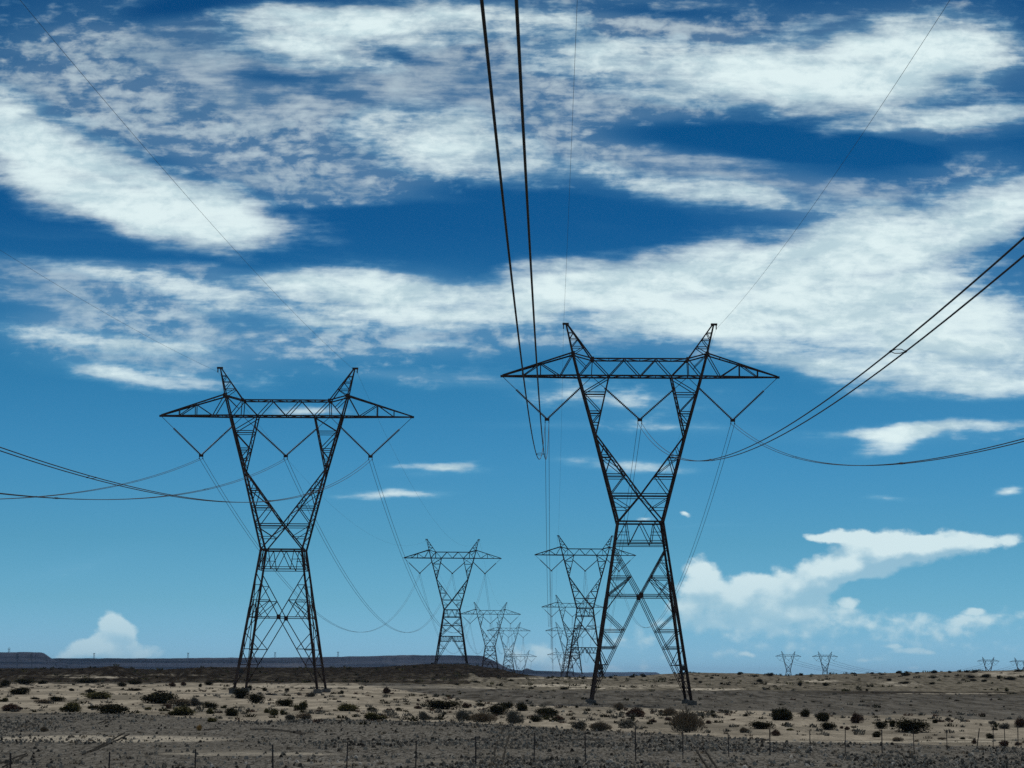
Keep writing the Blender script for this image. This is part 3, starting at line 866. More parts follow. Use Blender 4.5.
    for (xn, xa, xb) in ((-92.6, -137, -48.5), (0, -47, 47), (92.6, 48.5, 137)):
        asm = MB()
        asm.box((xn * U, 0, zn - .05), (.55, .1, .3))
        for g in (-1, 1):
            asm.tube([(xn * U + g * BUNDLE, 0, zn), (xn * U + g * BUNDLE, 0, zn - .42)], .04, 6)
            asm.tube([(xn * U + g * BUNDLE, -.3, zn - .42), (xn * U + g * BUNDLE, .3, zn - .42)], .055, 6)
        ao = asm.build('insulator_assembly', M_STEEL, root)
        for xe in (xa, xb):
            top = Vector((xe * U, 0, H_BEAM + o0 - .1)); bot = Vector((xn * U, 0, zn))
            lk = MB(); sp_ = top.lerp(bot, .30 if abs(xe) > 100 else .25)
            lk.tube([top, sp_], .035 * k, 5)
            lk.build('hanger_link', M_STEEL, ao)
            ins = MB()
            n = 26 if detail else 8
            pts = []; rr = []
            for i in range(n):
                for (tt, r_) in ((0.0, .055), (.35, .14), (.6, .15), (.8, .055)):
                    pts.append(sp_.lerp(bot, (i + tt) / n)); rr.append(r_)
            if not detail:
                pts = [sp_, bot]; rr = [.12 * k ** .3, .12 * k ** .3]
            ins.tube(pts, rr, 8 if detail else 6)
            ins.build('insulator_string', M_GLASS, ao)

# (arm image x, arm image row, distance, style, label)
TOWERS = [
    ('R', 639.8, 376.8, Y1, 'A', 'largest lattice pylon, right of centre, with its legs spread on the grey plain'),
    ('L', 286.6, 416.5, 278.5, 'A', 'big lattice pylon standing alone on the left half of the desert'),
    ('R', 585.2, 555.2, 707, 'B', 'second pylon of the right row, just left of the largest pylon'),
    ('L', 452.5, 558.2, 731, 'B', 'second pylon of the left row, on the dark mound left of centre'),
    ('R', 572.5, 607.2, 1160, 'B', 'third pylon of the right row, partly hidden behind the second one'),
    ('L', 490.4, 614.2, 1184, 'B', 'third pylon of the left row, in front of the end of the dark mesa'),
    ('R', 567.6, 630.9, 1613, 'B', 'fourth pylon of the right row, small and thin behind the third'),
    ('L', 508.6, 630.8, 1637, 'B', 'fourth pylon of the left row, overlapping the third one'),
    ('R', 564.6, 654.9, 2070, 'B', 'last small pylon of the right row, only its head above the ridge'),
    ('L', 520.6, 656.6, 2210, 'B', 'last small pylon of the left row, beside the small pointed hill'),
]
arms = {}
for (row, ax, ay, Yd, st, lab) in TOWERS:
    arm = P(ax, ay, Yd)
    base_z = gz(arm.x, Yd) if Yd < 900 else arm.z - (H_BEAM + 17.5)
    H = arm.z - H_BEAM - base_z
    H = max(H, 14.0)
    root = empty('transmission_tower', (arm.x, Yd, arm.z - H_BEAM - H))
    tag(root, lab, 'pylon', 'lattice pylons of the two parallel power lines')
    near = Yd < 400
    build_tower(root, H, st, 1.0 if near else (1.25 if Yd < 900 else 1.4), near, near and row == 'R')
    arms.setdefault(row, []).append((arm.x, Yd, arm.z))
    print('TOWER', row, Yd, 'waist H %.1f' % H, 'base z %.2f' % base_z, 'ground', round(gz(arm.x, Yd), 2))
    if near:      # small plates on the legs and a white marker
        s_ = 1 if row == 'R' else 1
        for sx in ((-1, 1) if row == 'R' else (-1,)):
            h = hz_(668 if row == 'R' else 655)
            pm_ = MB(); pm_.box((sx * (wid(h) - .35), -wid(h) - .08, h + H), (.7, .05, .55))
            pm_.box((sx * (wid(h) - .35), -wid(h) - .03, h + H - .6), (.3, .1, .3))
            pm_.build('sign_plate', M_PLATE, root)
        if row == 'L':
            h = hz_(682)
            pm_ = MB(); pm_.box((wid(h) - .02, wid(h) - .32, h + H), (.22, .06, .34)); pm_.build('marker_plate', M_WHITE, root)

# the other power line far away on the right
FARSET = [(788.3, 656.3, 2830, 'tiny distant pylon above the ridge, leftmost of the four on the right horizon'),
          (825.0, 656.6, 2830, 'tiny distant pylon above the ridge, second from left of the four on the right horizon'),
          (988.3, 661.2, 3300, 'tiny distant pylon above the ridge, third from left of the four on the right horizon'),
          (1020.5, 661.9, 3300, 'tiny distant pylon cut by the right edge of the picture')]
far_arms = []
for (ax, ay, Yd, lab) in FARSET:
    arm = P(ax, ay, Yd)
    H = 21.0
    root = empty('transmission_tower', (arm.x, Yd, arm.z - H_BEAM - H), R(-4))
    tag(root, lab, 'pylon', 'pylons of the other power line on the horizon')
    build_tower(root, H, 'B', 1.9, False)
    far_arms.append(arm)

# tiny masts on top of the far mesa
for (mx, my, lab) in ((94, 658.6, 'tiny mast on the mesa rim beside the white cumulus cloud'), (188, 658.2, 'tiny mast on the mesa rim between the cumulus cloud and the left pylon'),
                      (275, 657.8, 'tiny mast on the mesa rim seen between the legs of the left pylon'), (338, 657.2, 'tiny mast on the mesa rim just right of the left pylon'),
                      (9, 652.6, 'tiny mast on the higher mesa step at the left edge')):
    Yd = 6040 if mx > 20 else 5240
    b = P(mx, my + .2, Yd)
    r_ = empty('mast', b)
    tag(r_, lab, 'mast', 'masts on the mesa rim')
    mb = MB()
    for sx in (-1, 1):
        mb.angle((sx * 2.6, 0, -3), (sx * .9, 0, 15.5 if mx > 20 else 10), .9)
    for h in (3, 8, 12):
        mb.angle((-2.2, 0, h - 2), (1.5, 0, h + 2), .5)
    mb.build('mast_frame', M_STEEL, r_)
    mb = MB(); mb.box((0, 0, 14.2 if mx > 20 else 9), (7, .9, .9)); mb.build('crossarm', M_STEEL, r_)

# ---------------------------------------------------------------- conductors
def cable(pts, rad, n=6):
    mb = MB(); mb.tube(pts, rad, n); return mb

def span(fn, X0, X1, Ya, Yb, label, rad, twin, nseg, spacers=(), group=None, endfade=None):
    """fn(Y) -> z ; straight in plan from X0 at Ya to X1 at Yb"""
    yy = [Ya + (Yb - Ya) * i / nseg for i in range(nseg + 1)]
    px_ = lambda y: X0 + (X1 - X0) * (y - Ya) / (Yb - Ya)
    root = empty('twin_conductor' if twin else 'shield_wire', (X1, Yb, fn(Yb)))
    tag(root, label, 'power cable' if twin else 'shield wire', group)
    off = Vector(root.location)
    if twin:
        for g in (-1, 1):
            cable([Vector((px_(y) + g * BUNDLE, y, fn(y))) - off for y in yy], rad, 8 if Ya < 100 else 5).build('cable_strand', M_WIRE, root, True)
        for y in spacers:
            mb = MB()
            z = fn(y)
            mb.tube([Vector((px_(y) - BUNDLE, y, z)) - off, Vector((px_(y) - .08, y - .12, z + .05)) - off, Vector((px_(y) + .08, y - .12, z + .05)) - off, Vector((px_(y) + BUNDLE, y, z)) - off], .013, 6)
            mb.tube([Vector((px_(y) - BUNDLE, y, z)) - off, Vector((px_(y) - .08, y + .16, z - .03)) - off, Vector((px_(y) + .08, y + .16, z - .03)) - off, Vector((px_(y) + BUNDLE, y, z)) - off], .013, 6)
            for g in (-1, 1):
                mb.tube([Vector((px_(y) + g * BUNDLE, y - .12, fn(y - .12))) - off, Vector((px_(y) + g * BUNDLE, y + .12, fn(y + .12))) - off], .034, 8)
            mb.build('spacer', M_WIRE, root)
    else:
        cable([Vector((px_(y), y, fn(y))) - off for y in yy], rad, 5).build('cable_strand', M_WIRE, root, True)
    return root

ZN = hz_(419.6) - H_BEAM - .42        # conductor height relative to the beam
ZP = H_PEAK - H_BEAM - .5
PH = {'left': -92.6 * U, 'middle': 0.0, 'right': 92.6 * U}
SH = {'left': -76.6 * U, 'right': 76.6 * U}
LINE = {'R': 'right', 'L': 'left'}
# observed image points of the spans that pass over the camera
_a = arms['R'][0]
SKEW = (P(499, 0, 27).x - (_a[0] + PH['left'])) / (_a[1] - 27)      # the line bends slightly at the big pylons
def onS(px, py, X1, Y1_):
    d = ray(px, py); k = (X1 + SKEW * Y1_) / (d.x + SKEW * d.y)
    return Vector((d.x * k, d.y * k, EYE + d.z * k))
OBS = {('R', 'left'): [P(540, 459, 143), P(499, 0, 27)],
       ('R', 'middle'): [(700, 461), (1024, 247)], ('R', 'right'): [(867, 465.5), (1024, 440)],
       ('L', 'left'): [(0, 499), (115, 486)], ('L', 'middle'): [(112, 499.5), (0, 493.5)], ('L', 'right'): [(220, 501.5), (0, 449)]}
for row in 'RL':
    ax, Ya, az = arms[row][0]
    for ph, dx in PH.items():
        X = ax + dx; z0 = az + ZN
        ob = [o if isinstance(o, Vector) else onS(o[0], o[1], X, Ya) for o in OBS[(row, ph)]]
        A = np.array([[1, y, y * y] for y in (Ya, ob[0].y, ob[1].y)])
        co = np.linalg.solve(A, np.array([z0, ob[0].z, ob[1].z]))
        mid = -co[1] / (2 * co[2])
        print('SPAN', row, ph, 'lowest at Y=%.0f z=%.1f c=%.6f' % (mid, co[0] + co[1] * mid + co[2] * mid ** 2, co[2]), [tuple(round(k, 1) for k in o) for o in ob])
        zmid = (Ya - 197) / 2
        if not (0.00025 < co[2] < 0.0006) or abs(mid - 35) > 45:      # keep a plausible sag when the fit is poor
            ym = 35.0
            c_ = (z0 - ob[0].z) / ((Ya - ym) ** 2 - (ob[0].y - ym) ** 2)
            co = np.array([z0 - c_ * (Ya - ym) ** 2 + c_ * ym * ym, -2 * c_ * ym, c_])
            print('   refit', c_, 'low', z0 - c_ * (Ya - ym) ** 2)
        fn = lambda y, co=co: co[0] + co[1] * y + co[2] * y * y
        span(fn, X + SKEW * (Ya + 190), X, -190, Ya, 'thick twin cables from the %s insulators of the %s big pylon, sweeping overhead' % (ph, LINE[row]),
             .0245, True, 110, (SPC[(row, ph)] if 'SPC' in globals() else {('R', 'left'): (122.5,), ('R', 'middle'): (64, 140), ('R', 'right'): (132, 190), ('L', 'right'): (110, 180), ('L', 'middle'): (150, 215), ('L', 'left'): (190,)}[(row, ph)]),
             'twin cables from the big pylons towards the camera')
    for ph, dx in SH.items():
        X = ax + dx; z0 = az + ZP
        ob = {('R', 'left'): (583, 0), ('R', 'right'): (950, 0), ('L', 'right'): (20, 0), ('L', 'left'): (0, 250)}[(row, ph)]
        ob = onS(*ob, X, Ya) if (row, ph) != ('R', 'left') else P(583, 0, 112)
        ym = 35.0
        c_ = (z0 - ob.z) / ((Ya - ym) ** 2 - (ob.y - ym) ** 2)
        print('SHIELD', row, ph, 'c', c_, 'sag', c_ * (Ya - ym) ** 2, 'ob', ob)
        if ph == 'left' and row == 'R': Xc = X
        fn = lambda y, c_=c_, z0=z0, Ya=Ya: z0 + c_ * ((y - 35) ** 2 - (Ya - 35) ** 2)
        span(fn, X + SKEW * (Ya + 190), X, -190, Ya, 'thin wire rising overhead from the %s peak of the %s big pylon' % (ph, LINE[row]), .011, False, 90,
             (), 'thin shield wires towards the camera')
ORD = ['big', 'second', 'third', 'fourth', 'last']
for row in 'RL':
    a = arms[row]
    for i in range(4):
        (x0, y0, z0), (x1, y1, z1) = a[i], a[i + 1]
        for ph, dx in PH.items():
            def fn(y, z0=z0, z1=z1, y0=y0, y1=y1):
                tt = (y - y0) / (y1 - y0); return z0 + ZN + (z1 - z0) * tt - 4 * 20.5 * tt * (1 - tt)
            span(fn, x0 + dx, x1 + dx, y0, y1, 'sagging twin cables, %s phase, %s line, from %s to %s pylon' % (ph, LINE[row], ORD[i], ORD[i + 1]),
                 (.026, .03, .035, .04)[i], True, (48, 28, 20, 16)[i], (), 'twin cables between the pylons')
        for ph, dx in SH.items():
            def fn(y, z0=z0, z1=z1, y0=y0, y1=y1):
                tt = (y - y0) / (y1 - y0); return z0 + ZP + (z1 - z0) * tt - 4 * 9 * tt * (1 - tt)
            span(fn, x0 + dx, x1 + dx, y0, y1, 'thin shield wire, %s peak, %s line, from %s to %s pylon' % (ph, LINE[row], ORD[i], ORD[i + 1]),
                 (.010, .014, .018, .022)[i], False, (30, 20, 14, 12)[i], (), 'shield wires between the pylons')
for (i, j, nm) in ((0, 2, 'first'), (1, 3, 'second')):
    a, b = far_arms[i], far_arms[j]
    for ph, dx in PH.items():
        def fn(y, a=a, b=b):
            tt = (y - a.y) / (b.y - a.y); return a.z + ZN + (b.z - a.z) * tt - 4 * 20 * tt * (1 - tt)
        span(fn, a.x + dx, b.x + dx, a.y, b.y, 'faint distant cables, %s phase, from the %s tiny horizon pylon' % (ph, nm), .07, True, 14, (), 'cables of the distant line')
# ---------------------------------------------------------------- fence
PX = [12, 110, 196, 274, 347, 416, 476, 534, 586, 636, 683, 729, 770, 810, 845, 882, 914, 947, 976, 993, 1005, 1018]
n_ = len(PX)
fence = empty('wire_fence', (0, 100, 0))
fp = []
# a straight fence: image column fixes where each post stands along it
A_ = Vector((P(12, 720, 72).x, 72, 0)); B_ = Vector((P(1018, 720, 126).x, 126, 0))
d_ = (B_ - A_)
for i, x in enumerate(PX):
    dr = ray(x, 740); k = dr.x / dr.y              # x = k*y
    tt = (k * A_.y - A_.x) / (d_.x - k * d_.y)
    p = A_ + d_ * tt
    p.z = gz(p.x, p.y)
    fp.append(p)
off = Vector((fp[10].x, fp[10].y, fp[10].z))
fence.location = off
tag(fence, 'low wire fence of thin dark posts crossing the gravel in the foreground', 'fence')
for i, p in enumerate(fp):
    mb = MB()
    h = 1.12 + rng.uniform(-.06, .16) + (.2 if PX[i] in (534, 586, 636) else 0)
    lean = Vector((rng.uniform(-.05, .05), rng.uniform(-.04, .04), 0))
    if PX[i] == 976: lean = Vector((.2, 0, 0))
    a = p - off + Vector((0, 0, -.25)); b = p - off + lean + Vector((0, 0, h))
    mb.angle(a, b, .036 if i % 3 else .045, (1, -.4, 0), .012)
    mb.build('post', M_POST, fence)
for hh in (.35, .7, 1.02):
    mb = MB(); pts = []
    for i in range(len(fp) - 1):
        for q in range(4):
            tt = q / 4
            p = fp[i].lerp(fp[i + 1], tt) - off
            pts.append(p + Vector((0, 0, hh - .05 * math.sin(math.pi * tt))))
    pts.append(fp[-1] - off + Vector((0, 0, hh)))
    mb.tube(pts, .0035, 4)
    mb.build('wire', M_POST, fence)

# ---------------------------------------------------------------- shrubs
def leaf_mat(name, a, b, c_):
    m = bpy.data.materials.new(name); m.use_nodes = True
    t = NT(m.node_tree)
    out = t.n('ShaderNodeOutputMaterial')
    oc = t.n('ShaderNodeTexCoord').outputs['Object']
    gi = t.n('ShaderNodeNewGeometry').outputs['Random Per Island']
    c = t.mix(t.smooth(t.noise(oc, 3.0, 3, .6), .35, .65), a, b)
    c = t.mix(t.smooth(gi, .55, 1.0, 0, .8), c, c_)
    bs = t.n('ShaderNodeBsdfPrincipled', {'Base Color': c, 'Roughness': .9, 'Specular IOR Level': .03})
    t.t.links.new(bs.outputs[0], out.inputs[0])
    return m
LM = {'D': leaf_mat('dark_foliage', (.018, .018, .009), (.030, .028, .013), (.060, .055, .026)),
      'O': leaf_mat('olive_foliage', (.055, .052, .022), (.085, .078, .032), (.13, .115, .05)),
      'B': leaf_mat('dry_brown_twigs', (.13, .10, .07), (.19, .155, .11), (.25, .21, .15)),
      'R': leaf_mat('reddish_twigs', (.055, .034, .026), (.085, .052, .038), (.12, .075, .05)),
      'G': leaf_mat('grey_brush', (.095, .09, .072), (.14, .13, .105), (.18, .17, .14)),
      'Y': leaf_mat('yellow_dry_grass', (.30, .19, .07), (.38, .25, .1), (.45, .32, .15))}
M_STEM = mat('shrub_stem', (.07, .055, .042), .9)

def shrub_mesh(seed, kind, n=1500, spiky=False):
    """unit shrub: about 1 wide (x,y -.5...5) and 1 high"""
    r = random.Random(seed)
    lobes = []
    nl = r.randint(5, 8)
    for i in range(nl):
        a = r.uniform(0, 2 * math.pi); d = r.uniform(.05, .33) if i else 0
        hh = r.uniform(.5, .95) * (1 - d * .9)
        lobes.append((math.cos(a) * d, math.sin(a) * d, hh, r.uniform(.16, .27)))
    vs = []; fs = []
    for i in range(n):
        lx, ly, lh, lr = r.choice(lobes)
        # a point in the upper shell of a lobe standing on the ground
        th = r.uniform(0, 2 * math.pi); ph = math.acos(r.uniform(-.3, 1))
        rad = lr * (r.random() ** .35) * r.uniform(.85, 1.16)
        x = lx + math.cos(th) * math.sin(ph) * rad
        y = ly + math.sin(th) * math.sin(ph) * rad
        z = max(.01, (lh * .42) + math.cos(ph) * lh * .58 * (rad / lr) * r.uniform(.75, 1.08)) if r.random() < .55 else r.uniform(.0, lh * .7)
        if spiky:
            d = Vector((x * 1.2 + r.gauss(0, .12), y * 1.2 + r.gauss(0, .12), r.uniform(.4, 1.0))).normalized()
            ln = r.uniform(.08, .2); wd = .009
        else:
            d = Vector((r.gauss(0, 1), r.gauss(0, 1), r.gauss(.5, .8))).normalized()
            ln = r.uniform(.035, .08); wd = r.uniform(.014, .03)
        sd = d.cross(Vector((r.gauss(0, 1), r.gauss(0, 1), r.gauss(0, 1)))).normalized() * wd
        c = Vector((x, y, z)); k = len(vs)
        vs += [c - sd, c + d * ln * .5 - sd * 1.1, c + d * ln, c + d * ln * .45 + sd * 1.1]
        fs.append((k, k + 1, k + 2, k + 3))
    me = bpy.data.meshes.new('foliage')
    me.from_pydata([tuple(p) for p in vs], [], fs)
    me.materials.append(LM[kind])
    sb = MB()
    for i in range(9):
        lx, ly, lh, lr = r.choice(lobes)
        a = Vector((r.uniform(-.06, .06), r.uniform(-.06, .06), -.08)); b = Vector((lx * 1.1 + r.uniform(-.1, .1), ly * 1.1 + r.uniform(-.1, .1), lh * r.uniform(.5, .85)))
        mid = a.lerp(b, .5) + Vector((r.uniform(-.05, .05), r.uniform(-.05, .05), .02))
        sb.tube([a, mid, b], [.016, .011, .004], 4)
    ms = bpy.data.meshes.new('stem')
    ms.from_pydata(sb.v, [], sb.f); ms.materials.append(M_STEM)
    return me, ms
LIB = {}
for kd in 'DOBRGY':
    LIB[kd] = [shrub_mesh(ord(kd) * 10 + i, kd, 3300, kd in 'BGY' and i != 1) for i in range(3 if kd != 'Y' else 1)]

SHR = [  # image x of the middle, image row of the foot, width px, height px, kind
 (5,686.7,11,9,'D'),(25,684.7,20,7,'D'),(42,684,14,4,'D'),(19,694.5,27,8,'D'),(90,693,10,5,'D'),(101,699,34,10,'O'),(57,701.5,18,6,'D'),(35,699.5,9,3,'D'),
 (43,703.6,18,6,'B'),(10,711,21,9,'R'),(74,712,26,11,'O'),(113,713.5,31,13,'D'),(92,709,13,4,'D'),(4,702,11,5,'O'),(87,683,22,6,'D'),(122,686.7,9,6,'D'),
 (44,732,8,6,'B'),(72,691,8,3,'D'),(135,684.6,14,6,'D'),(173,686.7,8,5,'R'),(183,685.7,6,5,'R'),(209,685,10,4,'D'),(200,687,5,4,'D'),(159,703.5,37,15,'D'),
 (135,691,14,3,'D'),(180,706,26,10,'B'),(194,706,15,9,'G'),(185,715.5,33,10,'O'),(168,709,8,6,'R'),(211,708,18,6,'D'),(224,708.5,7,4,'O'),(209,714,10,6,'O'),
 (211,722,13,6,'O'),(200,731,7,7,'Y'),(232.5,716,20,9,'D'),(149,710,9,4,'O'),(241,698.6,18,12,'D'),(256,703,17,11,'D'),(249,690.5,8,6,'D'),
 (285,706.4,18,9,'D'),(302,710,16,10,'O'),(275,715.5,12,9,'O'),(266,713,8,5,'O'),(283,715,9,6,'O'),(289,720.4,11,7,'G'),(303,720,17,10,'B'),(345.6,711,26,10,'O'),
 (372,711,11,5,'D'),(373,720.4,26,9,'O'),(386,693.5,8,8,'R'),(312,697,12,5,'G'),(265,691,7,4,'D'),(287,691.6,5,4,'D'),(342,693.7,4,4,'D'),(347,721,6,4,'G'),
 (442,709.5,36,11,'D'),(465,708,11,6,'R'),(481,706.4,13,4,'D'),(498,714.5,22,11,'D'),(507,708.5,15,7,'D'),(423,720.4,16,9,'G'),(461.5,721,22,11,'G'),
 (482.6,722.5,26,11,'B'),(512,724,18,14,'G'),(444,714.5,7,3,'D'),(418.6,709,9,4,'R'),(449,697,7,3,'O'),(398,710,7,3,'D'),
 (522.6,711,18,9,'D'),(547,715.5,24,10,'D'),(559,720.7,12,6,'R'),(536,722,13,6,'D'),(547,720,7,4,'O'),(580,729.6,19,11,'G'),(600,731,21,10,'B'),
 (619.6,710,14,8,'B'),(637,717,20,11,'R'),(627,728,21,10,'G'),(577,707.8,5,3,'D'),(653.4,722.6,9,4,'R'),(687,732.6,32,25,'B'),(669,720.5,9,4,'R'),
 (670,716,14,9,'B'),(661,713.4,8,4,'B'),(714,717.4,6,4,'D'),(726,713,7,4,'D'),(708,724,7,4,'R'),(703,718,4,3,'D'),(762,729,26,9,'D'),(777,720.5,14,12,'D'),
 (745.5,716.5,6,3,'D'),(743,733,11,6,'B'),(785.5,720.5,25,14,'D'),(804.5,717,14,9,'D'),(823.5,721.3,17,12,'D'),(828.5,730,17,9,'D'),(855,723.3,14,12,'R'),
 (775,736,10,8,'R'),(790.5,730.6,9,3,'O'),(881,729,13,9,'D'),(876,737.4,13,7,'D'),(892,727,9,8,'D'),(846.6,730,6,4,'R'),(842,728.7,5,3,'R'),
 (911,732.4,34,15,'D'),(935,723.3,7,5,'D'),(947.6,721,6,4,'G'),(898,741.5,12,6,'B'),(990.5,738.7,11,6,'D'),(1005,746.5,12,7,'R'),(1017,745.5,8,4,'R'),
 (1021,727.5,13,11,'R'),(974,744,5,6,'R'),(1005,729,14,6,'G'),(993,724,10,4,'G'),(962.5,739.5,6,3,'D'),(942,739.5,10,3,'B')]
FARS = [(898.5,673.4,9,3),(906,675.6,11,4),(934,673.2,7,4),(966.6,672.6,5,3),(975,672,8,2.4),(985.6,677.4,13,4),(999,679,5,3),(1010,680,12,4),
 (971,678,8,3),(973.6,681,8,2.6),(984,682,7,3),(932,684.6,7,2.4),(1006.7,691.6,4,2.4),(904.6,684,12,2.6),(739,675.0,6,3.4),(770.5,676.2,7,4),
 (759.5,682,6,4),(711.7,678.6,4,2.4),(695.5,680,4,2.4),(700.4,683,4,2.4),(721.5,684.6,3.4,2.6),(801,675.6,5,3),(800,685.6,5,4),(825.6,686,6.5,3.6),
 (867,691,3.4,2.6),(889,681,6,3),(583,679,4,2.4),(611,678.2,6,2.6),(632,677.6,6,3),(644,677.2,7,3.4),(531,689,6,2.6),(564,689.6,13,2.4),(1018,671.2,6,2),(950,673,5,2.4),(917,673.6,5,2),(855,674.6,4,2),(872,674.2,5,2)]
KN = {'D': ('dark green', 'bush'), 'O': ('olive green', 'bush'), 'B': ('dry brown', 'brush'), 'R': ('reddish brown', 'bush'),
      'G': ('grey', 'brush'), 'Y': ('yellow', 'grass tuft')}
def zone(x):
    for lim, nm in ((52, 'near the left edge'), (140, 'below the cumulus cloud'), (232, 'left of the left pylon'), (330, 'under the left pylon'), (400, 'right of the left pylon'),
                    (470, 'left of the middle'), (540, 'in the middle'), (605, 'left of the largest pylon'), (672, 'under the largest pylon'),
                    (730, 'right of the largest pylon'), (800, 'below the distant pylons'), (870, 'right of the distant pylons'), (950, 'in the right part'), (1100, 'near the right edge')):
        if x < lim: return nm
ORDN = ['leftmost', 'second from left', 'third from left', 'fourth from left', 'fifth from left', 'sixth from left', 'seventh from left']
def size_word(w_): return 'tiny' if w_ < 7 else 'small' if w_ < 12.5 else 'medium' if w_ < 22 else 'wide'
def row_word(y, x):
    e = tab(B1, np.array([x]))[0] - y
    return 'on the gravel edge' if e < 8 else 'on the sand' if e < 20 else 'on the far sand'
entries = []
for s in sorted(SHR, key=lambda s: s[0]):
    x, y, w_, h_, kd = s
    cn, nn = KN[kd]
    key = '%s %s %s %s, %s' % (size_word(w_), cn, nn, row_word(y, x), zone(x))
    entries.append((key, s))
cnt = {}
for k, _ in entries: cnt[k] = cnt.get(k, 0) + 1
seen = {}
def place_shrub(x, y, w_, h_, kd, label, group, name):
    p = hit(x, y)
    if p.y > 690: p = Vector((p.x / p.y * 690, 690, gz(p.x / p.y * 690, 690)))
    sc = p.y / F
    r = empty(name, (p.x, p.y, p.z), rng.uniform(0, 6.28))
    tag(r, label, 'shrub' if kd != 'Y' else 'grass', group)
    me_, ms_ = rng.choice(LIB[kd])
    wm = w_ * sc * 1.14; hm = h_ * sc * (1.25 if kd in 'DOR' else 1.15)
    sx = wm; sy = wm * rng.uniform(.7, .95)
    ang = r.rotation_euler.z
    r.rotation_euler.z = rng.uniform(-.35, .35)
    for (mm, nm) in ((me_, 'foliage'), (ms_, 'stem')):
        o = bpy.data.objects.new(nm, mm); COL.objects.link(o); o.parent = r
    r.scale = (sx * rng.choice((-1, 1)), sy, hm)
    return r
for key, s in entries:
    lab = key
    if cnt[key] > 1:
        i = seen.get(key, 0); seen[key] = i + 1
        lab = key + ', ' + ORDN[i]
    place_shrub(*s, lab, 'shrubs on the sand strip', 'desert_shrub')
fcount = {}
fs_sorted = sorted(FARS)
for i, (x, y, w_, h_) in enumerate(fs_sorted):
    z_ = 'on the skyline' if y < 676.5 else 'on the far slope' 
    key = (z_, zone(x)); fcount.setdefault(key, []).append(i)
for key, ids in fcount.items():
    for q, i in enumerate(ids):
        x, y, w_, h_ = fs_sorted[i]
        lab = 'dark far bush %s %s' % (key[0], key[1])
        if len(ids) > 1: lab += ', ' + (ORDN + ['eighth from left', 'ninth from left', 'tenth from left'])[q] + ' there'
        place_shrub(x, y, w_, h_, 'D', lab, 'bushes on the far ridge', 'desert_shrub')

# ---------------------------------------------------------------- stones and low scrub (countless)
def scatter_pts(n, fn):
    out = []
    tries = 0
    while len(out) < n and tries < n * 40:
        tries += 1
        p = fn()
        if p is not None: out.append(p)
    return out
def img_pt(x0, x1, y0, y1):
    x = rng.uniform(x0, x1); y = rng.uniform(y0, y1)
    return x, y
def ground_pts(n, x0, x1, ylo, yhi, power=1.0, dens=None):
    """random ground points, spread evenly in distance bands Y in [ylo, yhi] inside and beside the view"""
    res = []
    while len(res) < n:
        k = n
        Y = ylo * (yhi / ylo) ** (nrng.random(k) ** power)
        uu = nrng.uniform(x0, x1, k)
        X = (uu - 554) / F * Y
        Z = ground(X, Y)
        keep = np.ones(k, bool)
        if dens is not None:
            keep = nrng.random(k) < dens(X, Y, Z)
        res += [(a, b, c) for a, b, c in zip(X[keep], Y[keep], Z[keep])]
    return res[:n]

def rocks(name, pts, smin, smax, mat_, flat=.6):
    V = []; Fc = []
    base = [(1, 0, 0), (.5, .87, 0), (-.5, .87, 0), (-1, 0, 0), (-.5, -.87, 0), (.5, -.87, 0)]
    for (x, y, z) in pts:
        s = smin + (smax - smin) * rng.random() ** 3.5
        a = rng.uniform(0, 6.28); ca_, sa_ = math.cos(a), math.sin(a)
        el = rng.uniform(.55, 1.0)
        k = len(V)
        for (bx, by, _) in base:
            q = rng.uniform(.75, 1.2)
            px_, py_ = bx * q * s * .5, by * q * s * .5 * el
            V.append((x + px_ * ca_ - py_ * sa_, y + px_ * sa_ + py_ * ca_, z - .04 * s))
        for (bx, by, _) in base[::2]:
            q = rng.uniform(.35, .7)
            px_, py_ = bx * q * s * .5, by * q * s * .5 * el
            V.append((x + px_ * ca_ - py_ * sa_, y + px_ * sa_ + py_ * ca_, z + s * flat * rng.uniform(.6, 1.1)))
        t0, t1, t2 = k + 6, k + 7, k + 8
        Fc += [(t0, t1, t2), (k, k + 1, t0), (k + 1, k + 2, t1), (k + 1, t1, t0), (k + 2, k + 3, t1), (k + 3, k + 4, t2), (k + 3, t2, t1), (k + 4, k + 5, t2), (k + 5, k, t0), (k + 5, t0, t2)]
    o = link_mesh(name, V, Fc, mat_)
    tag(o, kind='stuff')
    return o

def rock_mat(name, a, b):
    m = bpy.data.materials.new(name); m.use_nodes = True
    t = NT(m.node_tree)
    out = t.n('ShaderNodeOutputMaterial')
    gi = t.n('ShaderNodeNewGeometry').outputs['Random Per Island']
    nz = t.noise(t.n('ShaderNodeNewGeometry').outputs['Position'], 6.0, 3, .6)
    c = t.mix(gi, a, b); c = t.mix(t.smooth(nz, .4, .7, 0, .4), c, a)
    bs = t.n('ShaderNodeBsdfPrincipled', {'Base Color': c, 'Roughness': .9, 'Specular IOR Level': .02})
    t.t.links.new(bs.outputs[0], out.inputs[0])
    return m
M_RG = rock_mat('grey_stones', (.026, .023, .019), (.26, .24, .20))
M_RP = rock_mat('pale_stones', (.16, .15, .13), (.36, .34, .30))
def d_gravel(X, Y, Z):
    S, Pl, U_, D = cover(X, Y, Z)
    return np.clip(1 - S * 1.0 - .8 * Pl, .03, 1) * (.10 + .90 * np.clip((fbm(X / 9, Y / 13, 3, 55) + .12) * 4, 0, 1))
rocks('gravel_stones', ground_pts(44000, -230, 1270, 70, 190, 1.0, d_gravel), .05, .27, M_RG, .62)
